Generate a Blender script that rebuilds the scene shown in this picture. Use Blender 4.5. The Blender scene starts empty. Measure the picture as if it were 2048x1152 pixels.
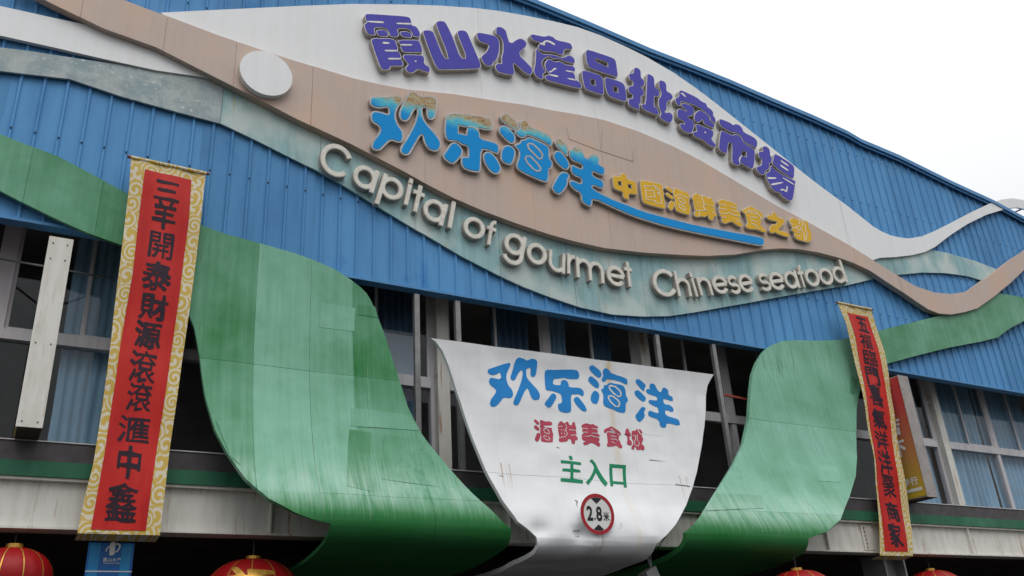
import bpy, bmesh, math, random
import numpy as np
from mathutils import Matrix, Vector, noise
from mathutils.geometry import tessellate_polygon
R_ = math.radians
random.seed(7)
SC = bpy.context.scene
COL = SC.collection

# ------------------------------------------------------------------ camera
FPX = 1778.0
_n = lambda v: v / np.linalg.norm(v)
_vz = np.array([782., -3340.]) - np.array([1024., 576.])
_vx = np.array([4325., 1179.]) - np.array([1024., 576.])
_Z = _n(np.array([_vz[0], -_vz[1], -FPX])); _X = _n(np.array([_vx[0], -_vx[1], -FPX]))
_X = _n(_X - _Z * _X.dot(_Z)); _Y = np.cross(_Z, _X)
RC = np.array([_X, _Y, _Z])
CAM = np.array([0., -11., 1.6])
cam_d = bpy.data.cameras.new('camera'); cam = bpy.data.objects.new('camera', cam_d); COL.objects.link(cam)
cam_d.sensor_width = 36.0; cam_d.lens = FPX / 2048 * 36; cam_d.clip_end = 2000; cam_d.clip_start = 0.05
M4 = Matrix([list(RC[i]) + [CAM[i]] for i in range(3)] + [[0, 0, 0, 1]])
cam.matrix_world = M4
SC.camera = cam

# ------------------------------------------------------------------ sky, sun, exposure
w = bpy.data.worlds.new('World'); SC.world = w; w.use_nodes = True
nt = w.node_tree; nt.nodes.clear()
sky = nt.nodes.new('ShaderNodeTexSky'); sky.sky_type = 'NISHITA'; sky.sun_disc = False
sky.sun_elevation = R_(58); sky.sun_rotation = R_(200); sky.dust_density = 5; sky.air_density = 1.5
scl = nt.nodes.new('ShaderNodeVectorMath'); scl.operation = 'SCALE'; scl.inputs['Scale'].default_value = 0.10
mx = nt.nodes.new('ShaderNodeMix'); mx.data_type = 'RGBA'; mx.inputs[0].default_value = 0.90
bg = nt.nodes.new('ShaderNodeBackground'); out = nt.nodes.new('ShaderNodeOutputWorld')
nt.links.new(sky.outputs[0], scl.inputs[0]); nt.links.new(scl.outputs[0], mx.inputs[6])
# overcast cloud deck: brighter overhead than at the horizon (CIE overcast law)
tcw = nt.nodes.new('ShaderNodeTexCoord'); sxw = nt.nodes.new('ShaderNodeSeparateXYZ'); nt.links.new(tcw.outputs['Generated'], sxw.inputs[0])
mrw = nt.nodes.new('ShaderNodeMapRange'); mrw.inputs['From Min'].default_value = 0; mrw.inputs['From Max'].default_value = 1
mrw.inputs['To Min'].default_value = 4.4; mrw.inputs['To Max'].default_value = 15.5; nt.links.new(sxw.outputs['Z'], mrw.inputs['Value'])
tint = nt.nodes.new('ShaderNodeVectorMath'); tint.operation = 'SCALE'; tint.inputs[0].default_value = (.98, 1.0, 1.03)
nt.links.new(mrw.outputs[0], tint.inputs['Scale']); nt.links.new(tint.outputs[0], mx.inputs[7])
nt.links.new(mx.outputs[2], bg.inputs[0]); bg.inputs[1].default_value = 0.105
nt.links.new(bg.outputs[0], out.inputs[0])
sd = bpy.data.lights.new('sun', 'SUN'); sun = bpy.data.objects.new('sun', sd); COL.objects.link(sun)
sd.energy = 1.0; sd.angle = R_(40); sd.color = (1, .97, .93)
sun.rotation_euler = Vector((-0.15, -0.62, 0.95)).to_track_quat('Z', 'Y').to_euler()
SC.view_settings.view_transform = 'Standard'; SC.view_settings.look = 'None'
SC.view_settings.exposure = 0.16; SC.view_settings.gamma = 1.0

# ------------------------------------------------------------------ pixel -> point helpers
def ray(px, py):
    return RC @ np.array([px - 1024., -(py - 576.), -FPX])
def at(px, py, y=0.):
    r = ray(px, py); t = (y - CAM[1]) / r[1]; p = CAM + t * r
    return (p[0], p[2])
def P2(pts, y): return [at(a, b, y) for a, b in pts]
def cr(ox, oy, s, pts): return [(ox + a / s, oy + b / s) for a, b in pts]

# ------------------------------------------------------------------ materials
class NT:
    def __init__(s, m): s.t = m.node_tree; s.n = s.t.nodes; s.l = s.t.links
    def new(s, t, **k):
        n = s.n.new(t)
        for a, b in k.items(): setattr(n, a, b)
        return n
    def pos(s, sc=(1, 1, 1)):
        g = s.new('ShaderNodeNewGeometry'); m = s.new('ShaderNodeVectorMath', operation='MULTIPLY')
        s.l.new(g.outputs['Position'], m.inputs[0]); m.inputs[1].default_value = sc; return m.outputs[0]
    def noise(s, vec, scale, detail=5, rough=.6):
        n = s.new('ShaderNodeTexNoise'); n.inputs['Scale'].default_value = scale
        n.inputs['Detail'].default_value = detail; n.inputs['Roughness'].default_value = rough
        s.l.new(vec, n.inputs['Vector']); return n.outputs['Fac']
    def ramp(s, fac, a, b, lo=0., hi=1.):
        r = s.new('ShaderNodeMapRange'); r.inputs['From Min'].default_value = a; r.inputs['From Max'].default_value = b
        r.inputs['To Min'].default_value = lo; r.inputs['To Max'].default_value = hi; r.clamp = True
        s.l.new(fac, r.inputs['Value']); return r.outputs[0]
    def math(s, op, a, b=None):
        m = s.new('ShaderNodeMath', operation=op)
        for i, v in enumerate((a, b)):
            if v is None: continue
            if isinstance(v, (int, float)): m.inputs[i].default_value = v
            else: s.l.new(v, m.inputs[i])
        return m.outputs[0]
    def mix(s, fac, a, b):
        m = s.new('ShaderNodeMix', data_type='RGBA')
        for i, v in ((0, fac), (6, a), (7, b)):
            if isinstance(v, (int, float)): m.inputs[i].default_value = v
            elif isinstance(v, tuple): m.inputs[i].default_value = (*v, 1)
            else: s.l.new(v, m.inputs[i])
        return m.outputs[2]
    def sepz(s, comp='Z'):
        g = s.new('ShaderNodeNewGeometry'); x = s.new('ShaderNodeSeparateXYZ')
        s.l.new(g.outputs['Position'], x.inputs[0]); return x.outputs[comp]
    def rnd(s): return s.new('ShaderNodeObjectInfo').outputs['Random']
def mat(name):
    m = bpy.data.materials.new(name); m.use_nodes = True
    m.node_tree.nodes['Principled BSDF'].inputs['Specular IOR Level'].default_value = .22
    return m, NT(m), m.node_tree.nodes['Principled BSDF']
def flat(name, c, rough=.6, metal=0., var=.12, scale=6., bump=0.):
    m, N, b = mat(name)
    f = N.noise(N.pos(), scale)
    d = tuple(max(0, v * (1 - var * 1.6)) for v in c); e = tuple(min(1, v * (1 + var * .5)) for v in c)
    N.l.new(N.mix(N.ramp(f, .3, .7), d, e), b.inputs['Base Color'])
    b.inputs['Roughness'].default_value = rough; b.inputs['Metallic'].default_value = metal
    if bump:
        bp = N.new('ShaderNodeBump'); bp.inputs['Strength'].default_value = bump; bp.inputs['Distance'].default_value = .01
        N.l.new(N.noise(N.pos(), 40), bp.inputs['Height']); N.l.new(bp.outputs[0], b.inputs['Normal'])
    return m
def paint(name, c, dirt, amt=.5, rough=.45, pvar=.06, streak=(5, 5, .35), rust=None, rust_lv=.68, patch=None, patch_lv=(.55, .7), wav=.0, specks=None):
    """weathered sheet-metal paint: vertical run-off streaks, blotches, rust, per-panel tone"""
    m, N, b = mat(name)
    st = N.noise(N.pos((streak[0], 0, streak[2])), 1.6, 6, .65)
    bl = N.noise(N.pos(), .9, 6, .6)
    f = N.math('MULTIPLY', N.ramp(st, .42, .72), N.ramp(bl, .3, .65, .35, 1))
    col = N.mix(N.math('MULTIPLY', f, amt), c, dirt)
    if patch:
        pf = N.ramp(N.noise(N.pos((1, 1, .7)), 1.1, 5, .55), *patch_lv)
        col = N.mix(pf, col, patch)
    if rust:
        rf = N.math('MULTIPLY', N.ramp(N.noise(N.pos((9, 0, .5)), 1.3, 4), rust_lv, rust_lv + .06), N.ramp(N.noise(N.pos(), 1.7), .45, .6))
        col = N.mix(N.math('MULTIPLY', rf, .65), col, rust)
    if specks:
        sf = N.ramp(N.noise(N.pos(), 26, 2, .5), .715, .74)
        col = N.mix(N.math('MULTIPLY', sf, N.ramp(N.noise(N.pos(), 1.3), .4, .6)), col, specks)
    v = N.ramp(N.rnd(), 0, 1, 1 - pvar, 1 + pvar)
    h = N.new('ShaderNodeHueSaturation'); N.l.new(v, h.inputs['Value']); N.l.new(col, h.inputs['Color'])
    N.l.new(h.outputs[0], b.inputs['Base Color'])
    b.inputs['Roughness'].default_value = rough
    N.l.new(N.ramp(bl, .3, .7, rough - .08, rough + .15), b.inputs['Roughness'])
    bp = N.new('ShaderNodeBump'); bp.inputs['Strength'].default_value = .25; bp.inputs['Distance'].default_value = .02
    hh = N.math('ADD', N.math('MULTIPLY', N.noise(N.pos(), 2.2, 2), 1 + wav * 4), N.math('MULTIPLY', N.noise(N.pos(), 60, 3), .05))
    N.l.new(hh, bp.inputs['Height']); N.l.new(bp.outputs[0], b.inputs['Normal'])
    return m
RUST = (.30, .12, .035)
M = {}
M['white'] = paint('white_sheet', (.75, .755, .76), (.50, .48, .44), .22, .42, .015, rust=RUST, rust_lv=.70, streak=(4, 4, .25))
M['blue'] = paint('blue_sheet', (.098, .28, .53), (.05, .155, .34), .65, .42, .09, streak=(3, 3, .3), patch=(.05, .20, .47), patch_lv=(.62, .72))
M['bluetrim'] = paint('blue_trim', (.08, .25, .49), (.05, .10, .2), .5, .45, .03, rust=RUST, rust_lv=.66)
M['brown'] = paint('brown_sheet', (.50, .40, .345), (.34, .24, .19), .3, .45, .02, patch=(.56, .39, .30), patch_lv=(.45, .7), rust=(.36, .15, .07), rust_lv=.66, streak=(6, 6, .3))
M['teal'] = paint('teal_sheet', (.27, .44, .45), (.14, .19, .20), .8, .5, .05, streak=(5, 5, .45), rust=(.42, .33, .15), rust_lv=.60, patch=(.46, .55, .53), patch_lv=(.44, .60), specks=(.08, .10, .10))
M['galv'] = paint('bare_galvanised', (.32, .37, .37), (.17, .23, .25), .6, .5, .03, streak=(3, 3, 2), patch=(.44, .48, .48), patch_lv=(.47, .56), specks=(.5, .54, .54))
def galv():
    m, N, b = mat('mottled_galvanised')
    f = N.noise(N.pos(), 4.5, 5, .65); g = N.noise(N.pos(), 1.2, 3)
    col = N.mix(N.ramp(f, .40, .60), (.24, .31, .33), (.37, .42, .42))
    col = N.mix(N.ramp(N.noise(N.pos(), 16, 3, .6), .60, .68), col, (.50, .56, .56))
    col = N.mix(N.math('MULTIPLY', N.ramp(g, .5, .65), .5), col, (.42, .43, .40))
    N.l.new(col, b.inputs['Base Color']); b.inputs['Roughness'].default_value = .5
    return m
M['galv'] = galv()
M['cream'] = paint('cream_steel', (.66, .65, .60), (.38, .33, .26), .65, .5, .02, rust=RUST, rust_lv=.55, specks=(.25, .13, .06), streak=(4, 4, .8))
M['strip'] = paint('dark_green_strip', (.025, .13, .07), (.02, .06, .04), .6, .45, .02, patch=(.06, .2, .12))
def green_mat():
    m, N, b = mat('green_sheet')
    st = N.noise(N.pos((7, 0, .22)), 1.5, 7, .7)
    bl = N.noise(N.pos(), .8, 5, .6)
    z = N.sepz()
    up = N.ramp(N.math('ADD', z, N.math('MULTIPLY', N.math('SUBTRACT', st, .5), .5)), 3.6, 3.95, .15, 1)  # foot turns dark green: shade of the curled underside painted in
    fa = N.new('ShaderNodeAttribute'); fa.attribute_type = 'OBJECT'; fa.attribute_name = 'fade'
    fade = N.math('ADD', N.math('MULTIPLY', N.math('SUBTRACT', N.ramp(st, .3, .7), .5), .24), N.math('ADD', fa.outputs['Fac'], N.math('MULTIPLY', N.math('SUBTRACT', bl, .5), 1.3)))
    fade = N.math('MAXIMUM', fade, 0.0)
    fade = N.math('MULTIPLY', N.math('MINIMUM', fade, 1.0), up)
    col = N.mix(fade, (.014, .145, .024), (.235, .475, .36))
    st2 = N.noise(N.pos((15, 0, .18)), 1.5, 4, .6)
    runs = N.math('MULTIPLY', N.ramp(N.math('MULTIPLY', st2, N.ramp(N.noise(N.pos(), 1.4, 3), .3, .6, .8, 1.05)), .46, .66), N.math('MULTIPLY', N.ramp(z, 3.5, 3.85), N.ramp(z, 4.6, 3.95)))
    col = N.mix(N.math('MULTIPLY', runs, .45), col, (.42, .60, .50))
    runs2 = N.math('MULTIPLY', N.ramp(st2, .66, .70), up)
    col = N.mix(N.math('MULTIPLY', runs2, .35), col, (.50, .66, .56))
    pale_band = N.math('MULTIPLY', N.math('MULTIPLY', N.ramp(z, 3.62, 3.85), N.ramp(z, 4.35, 4.0)), N.ramp(N.noise(N.pos((3, 0, 1)), 1.6, 5), .38, .6))  # mottled paler band just above the foot
    col = N.mix(N.math('MULTIPLY', pale_band, .5), col, (.40, .57, .48))
    dk = N.math('MULTIPLY', N.ramp(bl, .55, .7), N.ramp(N.noise(N.pos((9, 9, .8)), 2, 6), .45, .65))
    col = N.mix(N.math('MULTIPLY', dk, .6), col, (.045, .16, .06))
    sp = N.ramp(N.noise(N.pos(), 30, 2, .5), .73, .75)
    col = N.mix(N.math('MULTIPLY', sp, N.ramp(bl, .5, .6)), col, (.02, .05, .025))
    N.l.new(col, b.inputs['Base Color'])
    N.l.new(N.ramp(bl, .3, .7, .3, .5), b.inputs['Roughness'])
    bp = N.new('ShaderNodeBump'); bp.inputs['Strength'].default_value = .35; bp.inputs['Distance'].default_value = .03
    N.l.new(N.noise(N.pos(), 1.8, 2), bp.inputs['Height']); N.l.new(bp.outputs[0], b.inputs['Normal'])
    return m
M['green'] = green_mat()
def sign_white():
    m, N, b = mat('white_sign_sheet')
    st = N.noise(N.pos((6, 0, .25)), 1.5, 6)
    col = N.mix(N.math('MULTIPLY', N.ramp(st, .5, .8), .25), (.74, .75, .76), (.50, .48, .43))
    x = N.sepz('X')
    g = N.math('SUBTRACT', x, 7.85); g = N.math('ABSOLUTE', g)
    wob = N.math('MULTIPLY', N.noise(N.pos((1, 1, 3)), 2), .12)
    yl = N.ramp(N.math('ADD', g, wob), .14, .05)
    yl = N.math('MULTIPLY', yl, N.ramp(N.sepz(), 4.2, 6.3, .15, .75))
    col = N.mix(yl, col, (.60, .42, .14))
    for xa_, xb_, za_, zb_ in ((5.80, 6.08, 4.40, 3.95), (8.72, 9.20, 4.40, 3.85), (7.18, 7.34, 3.62, 3.1)):
        m1 = N.math('MULTIPLY', N.ramp(x, xa_, xa_ + .03), N.ramp(x, xb_, xb_ - .03))
        zz_ = N.sepz(); m2 = N.math('MULTIPLY', N.ramp(zz_, zb_, za_ - .02), N.ramp(zz_, za_ + .02, za_))
        st3 = N.ramp(N.noise(N.pos((22, 0, .5)), 1.6, 3), .56, .64)
        col = N.mix(N.math('MULTIPLY', N.math('MULTIPLY', m1, m2), N.math('MULTIPLY', st3, .8)), col, (.40, .20, .06))
    N.l.new(col, b.inputs['Base Color']); b.inputs['Roughness'].default_value = .33
    bp = N.new('ShaderNodeBump'); bp.inputs['Strength'].default_value = .5; bp.inputs['Distance'].default_value = .04
    N.l.new(N.noise(N.pos(), 1.6, 2), bp.inputs['Height']); N.l.new(bp.outputs[0], b.inputs['Normal'])
    return m
M['signwhite'] = sign_white()
M['rim'] = flat('pale_letter_rim', (.80, .77, .72), .5, 0, .15, 14)
M['casing'] = paint('dirty_letter_casing', (.42, .385, .35), (.17, .14, .12), .7, .6, .05, streak=(14, 14, 3))
M['purple'] = flat('purple_acrylic', (.082, .075, .41), .45, 0, .06, 3)
M['chrome'] = flat('dull_chrome_rim', (.42, .41, .40), .38, .35, .2, 9)
def blue_face():
    m, N, b = mat('blue_acrylic_sunbleached')
    tc = N.new('ShaderNodeTexCoord'); s = N.new('ShaderNodeSeparateXYZ'); N.l.new(tc.outputs['Object'], s.inputs[0])
    nz = N.noise(N.pos(), 5, 6, .7)
    h = N.math('ADD', s.outputs['Z'], N.math('MULTIPLY', N.math('SUBTRACT', nz, .5), .35))
    at_ = N.new('ShaderNodeAttribute'); at_.attribute_type = 'OBJECT'; at_.attribute_name = 'bleach'
    h = N.math('SUBTRACT', N.math('SUBTRACT', h, at_.outputs['Fac']), .07)
    f1 = N.ramp(h, -.17, .02); f2 = N.ramp(h, -.02, .09)
    col = N.mix(f1, (.004, .255, .62), (.12, .52, .58))
    n2 = N.noise(N.pos((1, 1, 2)), 9, 6, .75)
    ru = N.mix(N.ramp(n2, .38, .62), (.44, .44, .30), (.36, .19, .07))
    ru = N.mix(N.ramp(N.noise(N.pos(), 22, 4, .7), .55, .68), ru, (.16, .09, .04))
    col = N.mix(f2, col, ru)
    N.l.new(col, b.inputs['Base Color']); b.inputs['Roughness'].default_value = .35
    return m
M['blueface'] = blue_face()
M['yellow'] = flat('yellow_acrylic', (.70, .41, .03), .4, 0, .07, 4)
M['latin'] = flat('grey_letter_face', (.70, .67, .60), .5, 0, .14, 10)
M['printblue'] = flat('blue_vinyl', (.025, .23, .58), .4, 0, .06, 5)
M['printred'] = flat('faded_red_vinyl', (.46, .06, .10), .5, 0, .12, 5)
M['printgreen'] = flat('green_vinyl', (.005, .22, .10), .5, 0, .06, 5)
M['printwhite'] = flat('white_vinyl', (.66, .66, .64), .5, 0, .05, 5)
M['ink'] = flat('dark_ink', (.030, .014, .026), .6, 0, .2, 12)
M['black'] = flat('black_paint', (.02, .018, .025), .5, 0, .2, 12)
M['signred'] = flat('sign_red', (.36, .02, .03), .4, 0, .12, 8)
M['alu'] = paint('aluminium_frame', (.58, .56, .575), (.24, .23, .24), .5, .45, .03)
M['galvpost'] = flat('galvanised_post', (.24, .24, .24), .45, .3, .15, 7)
M['darkmetal'] = flat('dark_sill', (.075, .068, .07), .5, 0, .2, 5)
M['concrete'] = flat('dark_paving', (.045, .044, .042), .85, 0, .15, .7, .3)
M['asphalt'] = flat('asphalt_road', (.05, .05, .05), .9, 0, .15, 2, .3)
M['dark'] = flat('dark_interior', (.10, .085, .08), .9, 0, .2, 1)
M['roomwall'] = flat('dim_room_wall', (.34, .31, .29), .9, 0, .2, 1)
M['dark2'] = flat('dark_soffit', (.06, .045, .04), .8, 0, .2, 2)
M['redpipe'] = flat('red_pipe', (.25, .05, .035), .6, 0, .15, 6)
M['curtain'] = flat('blue_curtain', (.30, .46, .60), .85, 0, .12, 1.5)
M['curtaind'] = flat('navy_curtain', (.11, .18, .27), .85, 0, .12, 1.5)
M['board'] = flat('pale_board', (.40, .45, .52), .7, 0, .05, 2)
for k_ in ('purple', 'blueface', 'yellow', 'printblue', 'green', 'blue'):
    M[k_].node_tree.nodes['Principled BSDF'].inputs['Specular IOR Level'].default_value = .10
def cloth_red():
    m, N, b = mat('red_banner_cloth')
    f = N.noise(N.pos((2, 2, .5)), 2, 4)
    N.l.new(N.mix(N.ramp(f, .35, .65), (.43, .012, .011), (.56, .028, .020)), b.inputs['Base Color'])
    b.inputs['Roughness'].default_value = .5
    return m
M['red'] = cloth_red()
def swirl():
    m, N, b = mat('gold_swirl_cloth')
    pz = N.pos((1, 0, 1))
    v = N.new('ShaderNodeTexVoronoi', voronoi_dimensions='3D'); v.inputs['Scale'].default_value = 4.6; v.inputs['Randomness'].default_value = .75
    s2 = N.new('ShaderNodeVectorMath', operation='MULTIPLY'); N.l.new(pz, s2.inputs[0]); s2.inputs[1].default_value = (1.25, 0, 1.0)
    N.l.new(s2.outputs[0], v.inputs['Vector'])
    sub = N.new('ShaderNodeVectorMath', operation='SUBTRACT'); N.l.new(s2.outputs[0], sub.inputs[0]); N.l.new(v.outputs['Position'], sub.inputs[1])
    sx = N.new('ShaderNodeSeparateXYZ'); N.l.new(sub.outputs[0], sx.inputs[0])
    ang = N.math('ARCTAN2', sx.outputs['Z'], sx.outputs['X'])
    ph = N.math('ADD', N.math('MULTIPLY', v.outputs['Distance'], 24.0), ang)
    f = N.ramp(N.math('SINE', ph), .05, .4)
    N.l.new(N.mix(f, (.55, .385, .085), (.64, .58, .45)), b.inputs['Base Color'])
    b.inputs['Roughness'].default_value = .6
    return m
M['swirl'] = swirl()
def glassmat():
    m = bpy.data.materials.new('window_glass'); m.use_nodes = True; t = m.node_tree; t.nodes.clear(); N = NT(m)
    tr = N.new('ShaderNodeBsdfTransparent'); tr.inputs[0].default_value = (.95, .97, .98, 1)
    gl = N.new('ShaderNodeBsdfGlossy'); gl.inputs['Roughness'].default_value = .03
    lw = N.new('ShaderNodeLayerWeight'); lw.inputs['Blend'].default_value = .5
    mxx = N.new('ShaderNodeMixShader'); o = N.new('ShaderNodeOutputMaterial')
    N.l.new(N.math('ADD', N.math('MULTIPLY', N.math('POWER', lw.outputs['Facing'], 4.0), .34), .022), mxx.inputs[0]); N.l.new(tr.outputs[0], mxx.inputs[1]); N.l.new(gl.outputs[0], mxx.inputs[2]); N.l.new(mxx.outputs[0], o.inputs[0])
    return m
M['glass'] = glassmat()
def gradz(name, z0, z1, c0, c1, cm=None):
    m, N, b = mat(name)
    f = N.ramp(N.sepz(), z0, z1)
    col = N.mix(f, c0, c1)
    if cm: col = N.mix(N.ramp(N.sepz(), (z0 + z1) / 2, z1), N.mix(N.ramp(N.sepz(), z0, (z0 + z1) / 2), c0, cm), c1)
    N.l.new(col, b.inputs['Base Color']); b.inputs['Roughness'].default_value = .4
    return m
M['adface'] = gradz('red_to_yellow_print', 4.5, 6.2, (.46, .34, .03), (.42, .045, .05), (.40, .17, .07))
M['greycap'] = flat('grey_sheet_cap', (.34, .31, .29), .5, .1, .12, 5)
M['lantern'] = flat('red_lantern_silk', (.30, .006, .008), .45, 0, .12, 20)
M['gold'] = flat('gold_trim', (.65, .36, .07), .35, .5, .2, 20)

# ------------------------------------------------------------------ object helpers
ORIG = {}
def link(name, me, parent=None, m=None, kind=None):
    o = bpy.data.objects.new(name, me); COL.objects.link(o)
    if parent is not None: o.parent = parent
    return o
def mesh(name, V, F, mats, parent=None, mi=None, smooth=False, kind=None, loc=None):
    """V in world coordinates; stored relative to the thing's origin"""
    if parent is not None: og = ORIG[parent.name]
    elif loc is not None: og = loc
    else: og = (0, 0, 0)
    me = bpy.data.meshes.new(name)
    me.from_pydata([(v[0] - og[0], v[1] - og[1], v[2] - og[2]) for v in V], [], F)
    for m in (mats if isinstance(mats, (list, tuple)) else [mats]): me.materials.append(M[m] if isinstance(m, str) else m)
    if mi: me.polygons.foreach_set('material_index', mi)
    if smooth: me.polygons.foreach_set('use_smooth', [True] * len(me.polygons))
    me.validate(); me.update()
    o = bpy.data.objects.new(name, me); COL.objects.link(o)
    if parent is not None: o.parent = parent
    else: o.location = og
    ORIG[o.name] = og
    if kind: o['kind'] = kind
    return o
def thing(name, label, cat, loc=(0, 0, 0), group=None):
    o = bpy.data.objects.new(name, None); COL.objects.link(o); o.location = loc; o.empty_display_size = .2
    o['label'] = label; o['category'] = cat
    if group: o['group'] = group
    ORIG[o.name] = tuple(loc); return o
def tag(o, label, cat, group=None):
    o['label'] = label; o['category'] = cat
    if group: o['group'] = group
    return o
class MB:
    def __init__(s): s.V = []; s.F = []; s.I = []
    def add(s, V, F, i=0):
        k = len(s.V); s.V += list(V); s.F += [tuple(a + k for a in f) for f in F]; s.I += [i] * len(F)
    def box(s, x0, x1, y0, y1, z0, z1, i=0):
        s.add([(x, y, z) for x in (x0, x1) for y in (y0, y1) for z in (z0, z1)],
              [(0, 1, 3, 2), (4, 6, 7, 5), (0, 4, 5, 1), (2, 3, 7, 6), (0, 2, 6, 4), (1, 5, 7, 3)], i)
    def tube(s, a, b, r, n=10, i=0, r2=None):
        a = Vector(a); b = Vector(b); d = (b - a).normalized(); u = d.orthogonal().normalized(); v = d.cross(u)
        r2 = r if r2 is None else r2; V = []
        for k in range(n):
            t = 2 * math.pi * k / n; w_ = u * math.cos(t) + v * math.sin(t)
            V += [tuple(a + w_ * r), tuple(b + w_ * r2)]
        F = [(2 * k, 2 * ((k + 1) % n), 2 * ((k + 1) % n) + 1, 2 * k + 1) for k in range(n)]
        F += [tuple(2 * k for k in range(n))[::-1], tuple(2 * k + 1 for k in range(n))]
        s.add(V, F, i)
    def bar(s, a, b, w, d, i=0):
        """square bar from a to b, width w (x-ish) depth d (y)"""
        a = Vector(a); b = Vector(b); t = (b - a).normalized(); y = Vector((0, 1, 0)); x = t.cross(y).normalized(); y = x.cross(t)
        V = [tuple(p + x * sx * w / 2 + y * sy * d / 2) for p in (a, b) for sx, sy in ((-1, -1), (1, -1), (1, 1), (-1, 1))]
        s.add(V, [(0, 1, 2, 3), (7, 6, 5, 4), (0, 4, 5, 1), (1, 5, 6, 2), (2, 6, 7, 3), (3, 7, 4, 0)], i)
    def build(s, name, mats, parent=None, **k): return mesh(name, s.V, s.F, mats, parent, s.I, **k)

# ------------------------------------------------------------------ outlines
def area(L): return .5 * sum(L[i][0] * L[(i + 1) % len(L)][1] - L[(i + 1) % len(L)][0] * L[i][1] for i in range(len(L)))
def chaikin(L, it=1, q=.22):
    for _ in range(it):
        N = []
        for i in range(len(L)):
            a, b = L[i], L[(i + 1) % len(L)]
            N += [(a[0] * (1 - q) + b[0] * q, a[1] * (1 - q) + b[1] * q), (a[0] * q + b[0] * (1 - q), a[1] * q + b[1] * (1 - q))]
        L = N
    return L
def inside(p, L):
    c = False; x, y = p
    for i in range(len(L)):
        (x0, y0), (x1, y1) = L[i], L[(i + 1) % len(L)]
        if (y0 > y) != (y1 > y) and x < (x1 - x0) * (y - y0) / (y1 - y0) + x0: c = not c
    return c
def nest(loops):
    dep = [sum(1 for j, K in enumerate(loops) if j != i and inside(L[0], K)) for i, L in enumerate(loops)]
    G = []
    for i, L in enumerate(loops):
        if dep[i] % 2 == 0:
            L = L if area(L) > 0 else L[::-1]
            H = [K if area(K) < 0 else K[::-1] for j, K in enumerate(loops) if dep[j] == dep[i] + 1 and inside(K[0], L)]
            G.append((L, H))
    return G
def offset(L, d):
    n = len(L); o = []
    for i in range(n):
        a, b, c = L[i - 1], L[i], L[(i + 1) % n]
        e1 = (b[0] - a[0], b[1] - a[1]); e2 = (c[0] - b[0], c[1] - b[1])
        l1 = math.hypot(*e1) or 1e-9; l2 = math.hypot(*e2) or 1e-9
        nx = -(e1[1] / l1 + e2[1] / l2); ny = e1[0] / l1 + e2[0] / l2; l = math.hypot(nx, ny)
        if l < .5: l = .5
        o.append((b[0] + nx / l * d, b[1] + ny / l * d))
    return o
def tess(g):
    L, H = g; loops = [L] + H
    pts = [p for K in loops for p in K]
    T = tessellate_polygon([[Vector((p[0], p[1], 0)) for p in K] for K in loops])
    return pts, [tuple(t) for t in T]
def prism(mb, groups, yf, yb, mf=0, ms=1):
    for g in groups:
        pts, T = tess(g); n = len(pts)
        mb.add([(p[0], yf, p[1]) for p in pts], T, mf)
        mb.add([(p[0], yb, p[1]) for p in pts], [t[::-1] for t in T], ms)
        for K in [g[0]] + g[1]:
            m = len(K)
            mb.add([(p[0], yf, p[1]) for p in K] + [(p[0], yb, p[1]) for p in K], [(i, (i + 1) % m, m + (i + 1) % m, m + i) for i in range(m)], ms)
def line_poly(pts, w, closed=False):
    """thin stroke polygons (list of quads) along a polyline"""
    Q = []; n = len(pts)
    for i in range(n if closed else n - 1):
        a, b = pts[i], pts[(i + 1) % n]; dx, dy = b[0] - a[0], b[1] - a[1]; l = math.hypot(dx, dy) or 1e-9
        dx /= l; dy /= l; e = w * .35; px_, py_ = -dy * w / 2, dx * w / 2
        Q.append([(a[0] - dx * e + px_, a[1] - dy * e + py_), (a[0] - dx * e - px_, a[1] - dy * e - py_), (b[0] + dx * e - px_, b[1] + dy * e - py_), (b[0] + dx * e + px_, b[1] + dy * e + py_)])
    return Q

# signed distance field -> outlines
def marching(F, xs, ys):
    ny, nx = F.shape; S = F < 0; nxt = {}
    cells = np.argwhere((S[:-1, :-1] != S[1:, :-1]) | (S[:-1, :-1] != S[:-1, 1:]) | (S[:-1, :-1] != S[1:, 1:]))
    def ept(k):
        t, j, i = k
        if t == 0: a, b = F[j, i], F[j, i + 1]; u = a / (a - b); return (xs[i] + u * (xs[i + 1] - xs[i]), ys[j])
        a, b = F[j, i], F[j + 1, i]; u = a / (a - b); return (xs[i], ys[j] + u * (ys[j + 1] - ys[j]))
    for j, i in cells:
        j = int(j); i = int(i)
        c = (S[j, i], S[j, i + 1], S[j + 1, i + 1], S[j + 1, i])
        B, Rr, T, L = (0, j, i), (1, j, i + 1), (0, j + 1, i), (1, j, i)
        code = c[0] + 2 * c[1] + 4 * c[2] + 8 * c[3]
        tb = {1: [(L, B)], 2: [(B, Rr)], 3: [(L, Rr)], 4: [(Rr, T)], 5: [(L, B), (Rr, T)], 6: [(B, T)], 7: [(L, T)], 8: [(T, L)], 9: [(T, B)], 10: [(B, Rr), (T, L)], 11: [(T, Rr)], 12: [(Rr, L)], 13: [(Rr, B)], 14: [(B, L)]}
        for a, b in tb.get(int(code), []): nxt.setdefault(a, []).append(b)
    loops = []
    while nxt:
        s = next(iter(nxt)); k = s; L = []
        while True:
            q = nxt.get(k)
            if not q: break
            m = q.pop()
            if not q: del nxt[k]
            L.append(ept(k)); k = m
            if k == s: break
        if len(L) > 5: loops.append(L)
    return loops
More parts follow.
